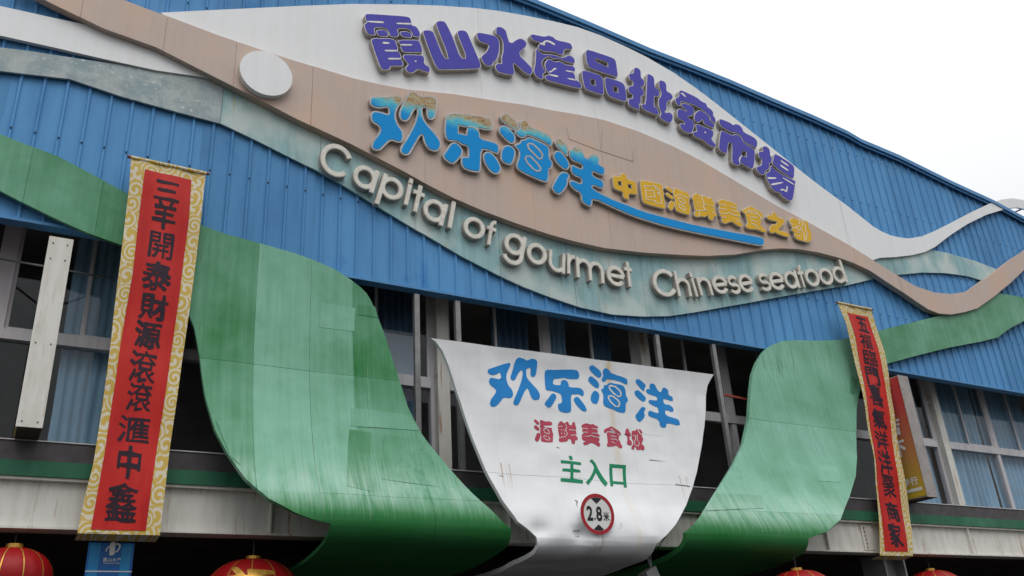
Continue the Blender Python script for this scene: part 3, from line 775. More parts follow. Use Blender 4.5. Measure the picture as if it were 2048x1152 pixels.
low = [(2120, 600), (2048, 642.5), (2021, 657), (1995, 676), (1960, 684), (1900, 695), (1842, 709), (1776, 728), (1745, 741), (1730, 758), (1721, 780), (1714, 814), (1713, 856), (1714, 915), (1711, 953), (1699, 995), (1681, 1040), (1654, 1064)]
Lt = sheetloop(PG, top); Lw = sheetloop(PG, low)
tb_ = [(1618, 1078)]; Lb = sheetloop(PG, tb_)
lf = [(1374, 1066), (1400, 1033), (1435, 978), (1466, 929), (1487, 887), (1497, 842), (1501, 795), (1505, 751), (1514, 725)]
Lf = sheetloop(PG, lf)
tend = PG.T[-1] - .02
gloop2 = Lt + Lw + Lb + [(Lb[0][0] + .01, tend), (Lf[0][0], tend), (Lf[0][0], Lf[0][1] + .12)] + Lf
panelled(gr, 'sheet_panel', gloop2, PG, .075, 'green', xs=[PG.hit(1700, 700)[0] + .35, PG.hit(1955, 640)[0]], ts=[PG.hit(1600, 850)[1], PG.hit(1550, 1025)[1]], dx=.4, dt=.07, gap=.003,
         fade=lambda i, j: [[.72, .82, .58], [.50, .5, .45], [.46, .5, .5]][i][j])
# riveted-on patch plates
for par, quads in ((gl, [([(641,604),(711,617),(709,664),(640,655)], .80), ([(718,609),(750,614),(757,636),(717,630)], .28), ([(703,815),(820,832),(838,862),(702,853)], .60), ([(699,860),(742,866),(740,985),(694,974)], .3), ([(768,870),(842,880),(880,940),(876,975),(764,960)], .38), ([(432,842),(487,846),(480,930),(462,915)], .52)]),
                   (gr, [([(1432,988),(1523,992),(1527,1018),(1412,1022)], .55), ([(1640,930),(1676,934),(1680,966),(1637,962)], .92), ([(1702,752),(1716,760),(1709,790),(1700,788)], .35)])):
    for q, fv in quads:
        bm = cut2d(nest([[PG.hit(a, b) for a, b in q]]), .3, .07)
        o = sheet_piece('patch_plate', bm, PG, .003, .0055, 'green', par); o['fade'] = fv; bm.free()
PS = Prof([(-.80, 6.75), (-.74, 6.45), (-.66, 6.15), (-.61, 5.8), (-.60, 5.3), (-.62, 4.8), (-.68, 4.35), (-.78, 3.97), (-.88, 3.70), (-.925, 3.52), (-.92, 3.38), (-.84, 3.27), (-.68, 3.20), (-.3, 3.15), (.2, 3.12), (.9, 3.10), (1.6, 3.09)], .035)
es = thing('entrance_sign', 'curved white entrance sign with blue, red and green characters and a height limit disc', 'sign', (8, -.7, 4.5))
top = [(862, 677), (1427, 750)]
rgt = [(1420, 762), (1415, 772), (1412, 790), (1410, 821), (1408, 856), (1403, 890), (1399, 915), (1393, 945), (1386, 974), (1373, 1011), (1352, 1049), (1332, 1073)]
lft = [(1075, 1075), (1065, 1064.5), (1037, 1043.7), (1006, 1002), (975, 950), (947, 884), (923, 807.6), (906, 758), (895, 728), (884, 702), (872, 685)]
for px_, py_, a_, r_ in ((1163, 1066, -.09, .10), (1190, 1085, .04, .10), (1082, 1058, -.08, .12), (1255, 985, -.025, .3), (1100, 1000, .02, .3), (1300, 1075, .03, .12)):
    q_ = PS.hit(px_, py_); PS.dents.append((q_[0], q_[1], a_, r_))
A = sheetloop(PS, top); Rg = sheetloop(PS, rgt); Lg = sheetloop(PS, lft); tend = PS.T[-1] - .02
pr1 = PS.hit(1312, 1088)
sl = A + Rg + [pr1, (pr1[0] - .02, tend), (Lg[0][0] + .03, tend), (Lg[0][0] + .03, Lg[0][1] + .13)] + Lg
panelled(es, 'sheet_panel', sl, PS, .06, 'signwhite', ts=[PS.hit(1150, 958)[1]], dx=.08, dt=.07, gap=.004)
def printed(parent, name, loops, m, off=.006, smooth_it=1, prof=PS):
    """vinyl character following the curved sheet; loops in photo pixels"""
    L = [[prof.hit(a, b) for a, b in (chaikin(l, smooth_it) if smooth_it else l)] for l in loops]
    bm = cut2d(nest(L), .08, .07)
    o = sheet_piece(name, bm, prof, .002, off, m, parent); bm.free(); return o
# blue characters on the entrance sign
c1 = lambda p: cr(960, 700, 7.2, p)
c2 = lambda p: cr(1160, 710, 7.2, p)
c3 = lambda p: cr(1050, 820, 6.4, p)
PB = [
 [c1([(108,300),(130,270),(420,185),(450,195),(440,240),(385,350),(380,420),(400,515),(450,570),(468,630),(460,690),(410,705),(330,690),(270,770),(210,825),(170,830),(138,790),(145,730),(220,630),(232,590),(215,560),(150,510),(128,460),(140,410),(180,400),(250,420),(280,425),(310,410),(300,325),(250,345),(180,365),(125,345)]),
  c1([(500,190),(530,125),(570,110),(620,125),(675,158),(740,130),(800,135),(828,170),(825,260),(805,370),(775,395),(735,380),(730,330),(735,260),(665,268),(665,380),(720,460),(820,570),(858,650),(850,710),(810,730),(750,720),(715,660),(690,565),(670,560),(620,630),(545,800),(510,808),(470,790),(475,730),(540,590),(600,440),(620,340),(610,290),(580,300),(540,360),(510,430),(480,443),(445,425),(442,380),(480,290)])],
 [c1([(935,330),(950,290),(1100,285),(1390,287),(1430,330),(1435,390),(1410,420),(1270,415),(1210,400),(1155,412),(1065,415),(1050,500),(1170,510),(1170,460),(1200,428),(1250,432),(1280,480),(1285,540),(1450,545),(1495,600),(1498,650),(1480,665),(1420,640),(1350,640),(1305,655),(1310,880),(1290,908),(1230,910),(1140,885),(1117,830),(1125,775),(1180,768),(1170,635),(1110,620),(1040,590),(960,590),(940,560)]),
  c1([(1045,622),(1090,650),(1100,690),(1020,830),(985,840),(940,810),(922,770),(990,690)]), c1([(1345,710),(1380,680),(1420,682),(1490,780),(1528,860),(1520,890),(1475,892),(1420,840),(1360,760)])],
 [c2([(135,190),(155,155),(200,152),(300,230),(318,285),(300,325),(255,325),(180,260)]), c2([(122,350),(140,312),(180,310),(260,380),(285,430),(275,475),(235,478),(160,420),(125,380)]),
  c2([(170,560),(205,520),(245,525),(283,570),(275,640),(240,712),(200,712),(155,670),(155,610)]),
  c2([(330,240),(350,200),(395,195),(440,235),(455,265),(560,300),(670,345),(685,380),(680,438),(640,410),(570,385),(450,350),(400,345),(360,388),(320,370),(318,345),(345,300)]),
  c2([(350,440),(400,425),(445,395),(540,420),(620,440),(655,490),(665,590),(695,640),(690,675),(660,685),(660,810),(640,838),(560,830),(450,780),(350,745),(328,690),(345,580),(308,500),(325,482),(345,490)])],
 [c2([(795,380),(820,350),(855,352),(955,440),(930,480),(925,525),(900,510),(820,430)]), c2([(785,540),(810,512),(850,518),(940,600),(950,640),(920,682),(880,665),(800,590)]),
  c2([(885,755),(910,748),(948,765),(920,830),(938,885),(890,950),(865,965),(830,945),(800,880),(840,820)]),
  c2([(950,510),(975,490),(1010,500),(1000,450),(1020,412),(1060,415),(1090,450),(1130,530),(1170,545),(1190,480),(1220,470),(1270,505),(1270,580),(1330,605),(1338,650),(1330,675),(1210,635),(1195,640),(1205,710),(1300,730),(1342,775),(1335,830),(1215,795),(1220,880),(1400,930),(1430,985),(1422,1030),(1235,985),(1228,1045),(1200,1058),(1150,1040),(1130,940),(1020,900),(978,870),(985,810),(1020,812),(1130,850),(1115,760),(1040,735),(985,690),(990,645),(1110,665),(1108,605),(1020,580),(960,545)])]]
chs = []
for g in PB: chs.append(printed(es, 'printed_character', g, 'printblue'))
rings = [c2([(430,450),(445,440),(520,460),(590,540),(590,590),(560,605),(500,570),(430,490)]), c2([(405,600),(430,590),(480,600),(560,670),(570,720),(545,750),(500,740),(430,670)])]
for r in rings:
    outer = chaikin(r, 2); a = outer if area(outer) > 0 else outer[::-1]
    printed(chs[2], 'white_outline', [offset(a, -1.4), offset(a, 1.4)], 'printwhite', off=.009, smooth_it=0)
# red characters
PR = [
 ([[(110,140),(125,122),(180,165),(175,195),(150,190),(112,155)], [(110,215),(130,198),(185,240),(178,272),(150,270),(112,232)], [(130,350),(155,295),(190,305),(195,345),(165,410),(135,405),(122,380)], [(185,150),(200,125),(230,150),(335,155),(345,180),(340,205),(225,200),(200,235),(182,220),(195,190)],
   [(200,235),(225,215),(335,222),(345,285),(358,310),(352,360),(350,415),(330,422),(215,415),(198,395),(205,340),(188,290)]], [([(232,262),(255,240),(300,270),(308,300),(288,312),(255,300)], 1), ([(232,352),(250,332),(298,355),(315,382),(298,398),(258,388)], 1)]),
 ([[(410,210),(440,148),(470,150),(480,170),(505,175),(520,160),(545,150),(560,195),(595,200),(605,160),(635,160),(640,205),(655,235),(645,280),(655,310),(645,340),(668,360),(668,390),(635,395),(630,440),(600,445),(585,425),(580,385),(540,375),(540,410),(430,425),(425,380),(435,350),(420,290),(418,225)]],
  [([(512,190), (525,230), (510,270), (535,310), (505,352), (428,366)], 0), ([(455,255),(457,270)], 0), ([(490,262),(492,276)], 0), ([(458,300),(460,314)], 0), ([(494,304),(496,318)], 0), ([(560,262),(650,268)], 0), ([(575,332),(650,330)], 0), ([(412,222),(470,215)], 0)]),
 ([[(718,195),(765,180),(790,178),(830,195),(870,185),(895,205),(932,215),(930,245),(890,250),(930,270),(925,295),(900,300),(950,320),(952,350),(900,355),(945,370),(955,395),(930,400),(962,440),(960,470),(930,470),(850,420),(790,455),(750,455),(735,425),(780,400),(735,395),(720,370),(725,350),(720,320),(750,305),(725,270),(735,250),(722,225)]],
  [([(735,243),(795,248)], 0), ([(850,245),(925,250)], 0), ([(735,290),(795,292)], 0), ([(850,300),(925,303)], 0), ([(725,345),(800,345),(840,330),(880,350),(950,354)], 0)]),
 ([[(1005,275),(1020,250),(1095,212),(1120,215),(1225,275),(1235,320),(1225,330),(1190,290),(1150,285),(1130,305),(1100,270),(1060,275),(1025,300),(1010,295)], [(1045,292),(1070,282),(1100,292),(1130,312),(1160,292),(1188,296),(1215,335),(1200,375),(1225,400),(1230,430),(1252,465),(1245,490),(1225,490),(1160,455),(1140,470),(1060,470),(1045,455),(1060,410),(1050,350)]],
  [([(1095,248),(1120,245),(1150,290),(1135,300),(1108,275)], 1), ([(1095,335),(1170,340)], 0), ([(1100,375),(1165,380),(1190,395)], 0), ([(1110,410),(1150,430)], 0)]),
 ([[(1295,260),(1310,235),(1335,245),(1340,280),(1360,300),(1362,325),(1345,335),(1345,385),(1370,395),(1375,445),(1355,455),(1315,445),(1310,410),(1320,395),(1318,335),(1290,320),(1290,290)],
   [(1370,280),(1385,265),(1430,270),(1425,245),(1445,240),(1460,290),(1500,320),(1505,345),(1480,355),(1512,350),(1515,390),(1490,435),(1530,470),(1530,515),(1510,520),(1480,505),(1455,518),(1430,510),(1425,480),(1405,475),(1400,505),(1385,510),(1365,495),(1370,470),(1385,455),(1395,400),(1370,370),(1375,320)], [(1458,246),(1478,246),(1508,285),(1500,305),(1482,300)]],
  [([(1385,328),(1420,330),(1420,370),(1400,420),(1412,452),(1450,470),(1465,430),(1440,380),(1440,322)], 0)])]
for loops, lines in PR:
    o = printed(es, 'printed_character', [c3(l) for l in loops], 'printred')
    for ln, closed in lines:
        q = line_poly(c3(ln), 1.1, closed)
        L = [[PS.hit(a, b) for a, b in k] for k in q]
        for k in L:
            bm = cut2d(nest([k]), 0, 0); sheet_piece('white_outline', bm, PS, .002, .0088 + random.random() * .001, 'printwhite', o); bm.free()
PGn = [[[(545,600),(590,600),(600,645),(560,650)], [(443,655),(712,675),(712,712),(607,705),(607,765),(703,775),(702,810),(608,805),(610,890),(740,900),(740,942),(450,925),(448,885),(572,890),(570,803),(468,797),(468,762),(568,768),(567,705),(447,690)]],
       [[(825,655),(855,628),(900,680),(950,770),(1010,860),(1068,935),(1040,982),(990,930),(940,850),(912,798),(870,880),(810,965),(778,930),(830,870),(870,800),(888,740),(870,700)]],
       [[(1090,685),(1300,702),(1318,985),(1282,985),(1278,948),(1140,935),(1138,972),(1104,972)], [(1130,732),(1262,742),(1275,915),(1138,905)]]]
for g in PGn: printed(es, 'printed_character', [c3(l) for l in g], 'printgreen', smooth_it=0)

# scratches, cracks and scuffs on the white sheet
for ln, w_ in (([(1148,1061.5),(1165,1059.5)], 1.6), ([(1151,1070),(1163,1072)], 1.2), ([(1151,1074),(1164,1072.5)], .8), ([(1151,1001),(1155,1004),(1153,1009)], 2.6), ([(1154,1011),(1155,1013)], 1.4),
               ([(1250,868.5),(1274,873)], .7), ([(1285,867.5),(1322,873)], .7), ([(1299,920),(1330,924)], .8), ([(1112,896),(1118,898)], .8), ([(1090,816),(1108,818)], .6), ([(1196,1075.5),(1205,1076)], 1.2), ([(1236,1060),(1242,1052),(1238,1047)], .6),
               ([(1195,1070),(1194,1080),(1186,1098)], 1.0), ([(1350,970),(1379,973)], 1.3), ([(996,952),(1006,953)], 1.2)):
    L = [PS.hit(a, b) for q in line_poly(ln, w_ * .45) for a, b in q]
    for k in range(0, len(L), 4):
        bm = cut2d(nest([L[k:k + 4]]), 0, 0); sheet_piece('scratch', bm, PS, .002, .0075 + k * .0002, 'casing' if w_ == 1.0 else 'ink', es); bm.free()
mb = MB(); k = 0
for ln in ([(1133,255),(1138,278),(1196,300),(1266,323),(1266,300)], [(1202,302),(1204,262)]):
    for q in line_poly(ln, .38):
        prism(mb, nest([P2(q, YB)]), YB - .006 - k * .0003, YB + .002, 0, 0); k += 1
mb.build('seam_crack', 'casing', bb)
pa = PS.hit(1334, 1072); q0 = Vector(PS.pos(pa[0] + .03, pa[1], -.06)); mb = MB(); pts = [q0, q0 + Vector((.06, .25, -.10)), q0 + Vector((.16, .45, -.17)), q0 + Vector((.30, .60, -.19))]
for a, b in zip(pts, pts[1:]): mb.tube(tuple(a), tuple(b), .008, 6)
tag(mb.build('cable', 'ink', None, loc=tuple(q0)), 'thin black cable sagging from the right edge of the white entrance sign', 'cable')

# ================================================================== HEIGHT LIMIT DISC
YD = -.99
cx, cz = at(1195, 1028, YD); rd = .5 * abs(at(1195, 987, YD)[1] - at(1195, 1069, YD)[1])
dl = thing('height_limit_sign', 'round red rimmed height limit sign reading 2.8, screwed low on the white sign', 'sign', (cx, YD, cz))
circ = lambda r, n=48: [(cx + r * math.cos(2 * math.pi * k / n), cz + r * math.sin(2 * math.pi * k / n)) for k in range(n)]
mb = MB(); prism(mb, [(circ(rd), [])], YD, YD + .012, 0, 0); mb.build('plate', 'printwhite', dl)
mb = MB(); prism(mb, nest([circ(rd), circ(rd * .82)]), YD - .004, YD - .001, 0, 0); mb.build('red_rim', 'signred', dl)
for s in (1, -1):
    a = [(cx + rd * .80 * math.cos(t), cz + s * rd * .80 * math.sin(t)) for t in np.linspace(R_(68), R_(112), 7)]
    mb = MB(); prism(mb, nest([a + [(cx, cz + s * rd * .50)]]), YD - .004, YD - .001, 0, 0); mb.build('triangle', 'black', dl)
def plate_text(ch, px, py, wpx, hpx, y, m, parent, name='character', bold=.03, rough=0.):
    P = at(px, py, y); mx_ = abs(at(px + wpx / 2, py, y)[0] - at(px - wpx / 2, py, y)[0]); mz = abs(at(px, py - hpx / 2, y)[1] - at(px, py + hpx / 2, y)[1])
    L = brush_loops(ch, bold, rough, n=70)
    L = [[(P[0] + a * mx_, P[1] + b * mz) for a, b in l] for l in L]
    mb = MB(); prism(mb, nest(L), y - .0035, y - .001, 0, 0); return mb.build(name, m, parent)
plate_text('2', 1179.5, 1026.5, 11, 27, YD, 'black', dl, 'numeral', .05)
plate_text('.', 1190, 1037.5, 2.6, 4.5, YD, 'black', dl, 'numeral', .02)
plate_text('8', 1198, 1027.5, 10.5, 27, YD, 'black', dl, 'numeral', .05)
plate_text('米', 1212.5, 1033, 11.5, 18, YD, 'black', dl, 'character', .02)

# ================================================================== CHANNEL LETTERS
def channel(label, cat, group, pieces, holes, slots, yf, yb, fm, rimm, inset, it=1, slotw=None, lines=(), linew=.8, bleach=None, name='channel_character', fine=None):
    """pieces, holes, slots: photo-pixel outlines on the plane y = yf"""
    allp = [p for l in pieces for p in P2(l, yf)]
    cx = sum(p[0] for p in allp) / len(allp); zs = [p[1] for p in allp]; cz = (min(zs) + max(zs)) / 2
    t = thing(name, label, cat, (cx, yf, cz), group)
    W = [P2(chaikin(l, it), yf) for l in pieces]; H = [P2(l, yf) for l in holes]
    groups = [g for w_ in W for g in nest([w_] + [h for h in H if inside(h[0], w_)])]
    mb = MB(); prism(mb, groups, yf, yb, 0, 1); mb.build('casing', [rimm, 'casing'], t)
    mb = MB()
    for g in groups:
        L = offset(g[0], inset); Hh = [offset(h, inset) for h in g[1]]
        prism(mb, [(L, Hh)], yf - .007, yf - .001, 0, 0)
    f = mb.build('face', fm, t)
    if bleach is not None: f['bleach'] = bleach
    mb = MB(); k = 0
    for s in slots:
        s2 = P2(chaikin(s, 1), yf); prism(mb, nest([s2]), yf - .0095 - k * .0004, yf - .002, 0, 0); k += 1
    for ln, closed in lines:
        for q in line_poly(ln, linew, closed):
            prism(mb, nest([P2(q, yf)]), yf - .0095 - (k % 9) * .0004, yf - .002, 0, 0); k += 1
    if mb.V: mb.build('white_edging', rimm, t, kind='stuff' if k > 2 else None)
    return t
a1 = lambda p: cr(710, 10, 7.2, p); a2 = lambda p: cr(930, 40, 7.2, p); a3 = lambda p: cr(1140, 90, 7.2, p); a4 = lambda p: cr(1340, 160, 4.432, p)
sh12 = lambda p: [(x + 1584, y + 216) for x, y in p]
PUR = [
 ('霞', 'first purple character at the left end of the top line', a1,
  [[(135,150),(160,120),(400,135),(750,160),(800,190),(818,240),(812,290),(880,305),(915,350),(948,420),(935,462),(880,465),(835,450),(815,400),(795,370),(740,342),(640,342),(618,360),(622,400),(640,430),(610,465),(545,465),(505,450),(485,400),(450,345),(380,328),(300,330),(280,345),(290,400),(300,435),(250,440),(190,425),(155,380),(125,290),(140,262),(175,248),(150,215)],
   [(305,360),(400,350),(450,370),(485,420),(480,458),(380,458),(330,440),(305,390)], [(640,385),(730,375),(790,395),(825,440),(815,475),(740,472),(675,455),(645,410)],
   [(225,490),(310,470),(340,480),(480,475),(580,500),(600,560),(625,620),(610,665),(650,690),(670,750),(660,780),(700,830),(695,885),(510,882),(510,920),(480,940),(410,942),(370,910),(340,850),(280,680),(240,560)],
   [(608,520),(650,500),(880,500),(925,520),(960,590),(978,670),(960,688),(720,688),(680,670),(650,600),(655,575)],
   [(690,725),(720,710),(950,718),(985,730),(1005,780),(1000,850),(1060,880),(1088,930),(1080,970),(1040,972),(960,945),(905,925),(850,975),(800,985),(745,960),(720,910),(735,880),(770,855),(710,790),(685,750)]], [],
  [[(175,232),(385,238),(415,252),(410,268),(180,252)], [(590,258),(815,265),(818,288),(600,280)], [(390,535),(490,540),(495,565),(400,565)], [(425,648),(612,655),(610,675),(430,675)], [(470,765),(660,768),(660,788),(480,793)], [(640,568),(820,570),(820,590),(650,590)], [(848,805),(885,808),(875,835)]]),
 ('山', 'second purple character, three upright prongs, left part of the top line', a1,
  [[(970,375),(1000,358),(1080,360),(1130,390),(1160,460),(1285,770),(1355,770),(1160,280),(1165,240),(1220,222),(1290,235),(1330,290),(1420,480),(1520,765),(1610,765),(1465,410),(1480,365),(1540,358),(1600,375),(1632,420),(1714,616),(1819,860),(1808,910),(1764,925),(1215,940),(1170,900),(1120,800),(1050,620),(990,450)]], [], []),
 ('水', 'third purple character of the top line, beside the three pronged one', a2,
  [[(160,190),(200,175),(400,215),(470,245),(500,320),(500,430),(480,520),(450,590),(415,605),(400,650),(350,670),(290,650),(250,600),(225,540),(240,510),(310,450),(350,355),(230,325),(180,280)],
   [(440,120),(460,92),(530,100),(590,150),(605,200),(645,345),(760,265),(820,265),(880,310),(895,360),(870,400),(765,490),(930,650),(975,710),(970,770),(930,795),(870,770),(780,690),(690,605),(720,770),(690,800),(600,785),(480,755),(440,710),(430,650),(470,622),(530,628),(520,540),(545,450),(545,330),(520,260),(480,220),(440,200)]], [], []),
 ('產', 'fourth purple character of the top line, under the crest of the white wave', a2,
  [[(935,220),(960,198),(1140,238),(1190,218),(1270,240),(1310,285),(1480,320),(1530,345),(1550,400),(1545,430),(1450,420),(1425,450),(1425,490),(1380,508),(1340,495),(1300,468),(1150,460),(1090,440),(1050,390),(1060,350),(1100,330),(1000,305),(960,275)],
   [(1015,420),(1040,405),(1070,460),(1120,490),(1290,500),(1380,540),(1440,530),(1480,505),(1540,520),(1580,560),(1588,620),(1560,630),(1450,605),(1380,570),(1310,555),(1280,570),(1220,530),(1160,545),(1110,600),(1110,660),(1160,740),(1160,760),(1120,780),(1130,850),(1090,855),(1030,820),(995,770),(985,720),(1005,640),(1015,500)],
   [(1140,640),(1180,560),(1230,565),(1290,605),(1340,590),(1400,610),(1440,640),(1560,660),(1590,700),(1590,740),(1560,765),(1590,800),(1590,860),(1660,900),(1685,960),(1680,985),(1620,985),(1240,890),(1170,865),(1145,820),(1155,795),(1215,790),(1190,750),(1165,720)]], [],
  [[(1110,330),(1150,295),(1210,300),(1270,330),(1300,358),(1280,368),(1210,325),(1160,315),(1145,345),(1155,372),(1080,355),(1065,340)], [(1200,745),(1250,730),(1280,690),(1315,700),(1312,715),(1290,715),(1250,750),(1215,765)], [(1205,780),(1340,805),(1335,830),(1210,800)], [(1445,725),(1580,750),(1580,765),(1450,745)], [(1470,835),(1590,860),(1590,880),(1475,855)]]),
 ('品', 'purple character made of three boxes in the middle of the top line', a3,
  [[(220,90),(245,62),(300,75),(600,175),(650,210),(670,260),(692,440),(680,462),(620,450),(330,355),(270,320),(240,260),(225,170)], [(165,380),(185,362),(260,375),(420,425),(465,470),(480,520),(492,690),(480,718),(440,715),(300,670),(230,640),(200,590),(180,500)], [(495,475),(520,463),(590,480),(740,530),(790,580),(805,640),(822,790),(800,818),(760,812),(620,765),(560,735),(525,680),(505,590)]],
  [[(362,202),(400,205),(540,255),(545,318),(378,242)], [(292,488),(355,502),(370,585),(305,570)], [(618,592),(685,612),(692,690),(628,668)]], []),
 ('批', 'sixth purple character of the top line, right of the three boxes', a3,
  [[(915,335),(940,318),(990,335),(1025,380),(1022,470),(1060,500),(1078,550),(1070,590),(1040,605),(1015,602),(1060,650),(1072,700),(1060,735),(1022,735),(1025,820),(1000,860),(1000,920),(1012,945),(960,925),(880,890),(840,850),(832,800),(845,770),(900,768),(900,712),(860,700),(830,640),(840,595),(905,585),(905,525),(860,500),(840,440),(855,405),(912,405)],
   [(1105,425),(1120,410),(1170,430),(1215,470),(1222,610),(1270,640),(1290,690),(1285,740),(1250,748),(1215,735),(1210,890),(1250,910),(1278,960),(1280,1005),(1265,1015),(1200,990),(1080,945),(1035,910),(1022,860),(1040,845),(1088,852)],
   [(1275,515),(1310,503),(1360,525),(1392,570),(1390,665),(1430,680),(1475,720),(1487,765),(1470,785),(1395,820),(1395,940),(1360,965),(1385,975),(1410,962),(1450,975),(1485,1020),(1480,1080),(1450,1130),(1400,1115),(1320,1070),(1285,1030),(1305,1000),(1305,950),(1275,900),(1270,770),(1305,740),(1310,660),(1280,620)]], [], []),
 ('發', 'seventh, most crowded purple character of the top line', a4,
  [[(82,92),(100,88),(235,150),(280,190),(320,205),(332,240),(360,255),(388,290),(382,310),(408,350),(405,385),(390,380),(360,360),(350,320),(300,275),(220,225),(110,190),(95,195),(98,232),(60,222),(42,180),(50,155),(78,145),(75,115)],
   [(105,200),(180,220),(210,250),(218,300),(190,320),(145,325),(215,370),(215,420),(195,470),(180,475),(130,460),(95,430),(82,390),(100,383),(130,392),(125,370),(70,340),(60,300),(65,262),(85,250),(140,275),(150,270),(110,245),(102,220)],
   [(232,280),(255,265),(320,295),(345,325),(355,362),(395,395),(398,415),(385,428),(350,415),(300,390),(290,345),(275,370),(240,382),(212,350),(210,320)],
   [(222,395),(240,390),(370,440),(388,465),(385,500),(365,525),(405,570),(410,595),(390,600),(340,575),(290,530),(230,510),(200,480),(200,460),(240,455)]], [],
  [[(85,120),(110,115),(135,140),(140,155),(130,152),(100,125)], [(298,455),(320,465),(310,478)]]),
 ('市', 'eighth purple character of the top line, last but one', a4,
  [[(432,360),(440,340),(530,375),(560,400),(575,385),(620,400),(648,440),(650,460),(750,510),(778,550),(770,605),(745,595),(650,550),(630,500),(590,468),(550,470),(460,420),(440,395)],
   [(445,460),(460,445),(550,490),(580,478),(615,495),(640,530),(655,560),(735,605),(755,630),(750,740),(735,790),(710,785),(640,745),(625,735),(612,765),(560,745),(545,715),(550,562),(520,553),(505,655),(495,655),(440,625),(428,590)]],
  [[(638,625),(675,640),(677,685),(635,670)]], [[(608,700),(622,675),(638,668),(640,676),(628,686),(618,710),(620,735),(610,730)]]),
 ('場', 'last purple character, lowest at the right end of the top line', a4,
  [[(815,590),(840,582),(875,600),(890,640),(888,665),(905,700),(900,735),(882,740),(880,790),(840,812),(838,845),(800,835),(765,800),(765,765),(810,755),(812,700),(790,690),(778,650),(790,632),(825,632)],
   [(918,665),(935,650),(1075,740),(1105,775),(1100,870),(1080,875),(980,810),(915,755),(905,735)],
   [(890,760),(905,755),(920,790),(1000,840),(1100,890),(1115,895),(1110,930),(1100,1000),(1090,1060),(1070,1075),(1030,1060),(985,1020),(970,998),(935,995),(900,960),(885,930),(855,880),(845,820),(880,810),(885,790)]], [],
  [[(978,712),(990,715),(1050,758),(1045,768),(985,728)], [(975,752),(985,755),(1050,800),(1042,810),(975,765)], [(855,862),(940,865),(938,878),(870,880)], [(890,920),(995,905),(1000,915),(900,938)], [(975,970),(1000,965),(1025,985),(1032,940),(1042,945),(1035,998),(1015,990),(998,978),(980,985)], [(995,862),(1100,925),(1098,935),(1000,875)]])]
YP = -.222
for ch, lab, f, pcs, hol, slt in PUR:
    channel(lab + ' (' + ch + ')', 'sign character', 'purple characters of the top line', [f(p) for p in pcs], [f(h) for h in hol], [f(s) for s in slt], YP, YWH - .0035, 'purple', 'rim', .014)
b5 = lambda p: cr(720, 170, 5.759, p); b6 = lambda p: cr(970, 220, 5.759, p)
swoosh = [(1228,398.8),(1241.7,403.6),(1283.3,420.3),(1338.9,435.6),(1394.4,449.4),(1440,457.8),(1461.7,462),(1520,472.4),(1527.6,477.2),(1529.7,485.6),(1527,492),(1517,491.8),(1461.7,481),(1420,473),(1339,456),(1269,435),(1230,418)]
D_top = b6([(965,470),(1010,430),(1060,415),(1110,445),(1140,510),(1160,550),(1190,555),(1210,515),(1260,505),(1310,540),(1325,580),(1310,625),(1370,655),(1388,700),(1375,755),(1340,755),(1240,710),(1240,755),(1340,800),(1375,840),(1370,900),(1340,910),(1240,870),(1238,900),(1340,960)])
D_bot = b6([(1240,1020),(1235,1100),(1210,1118),(1150,1090),(1110,1050),(1100,960),(1040,930),(985,880),(965,830),(990,800),(1110,850),(1110,790),(1020,755),(985,700),(985,640),(1010,630),(1115,680),(1120,630),(1010,590),(965,530)])
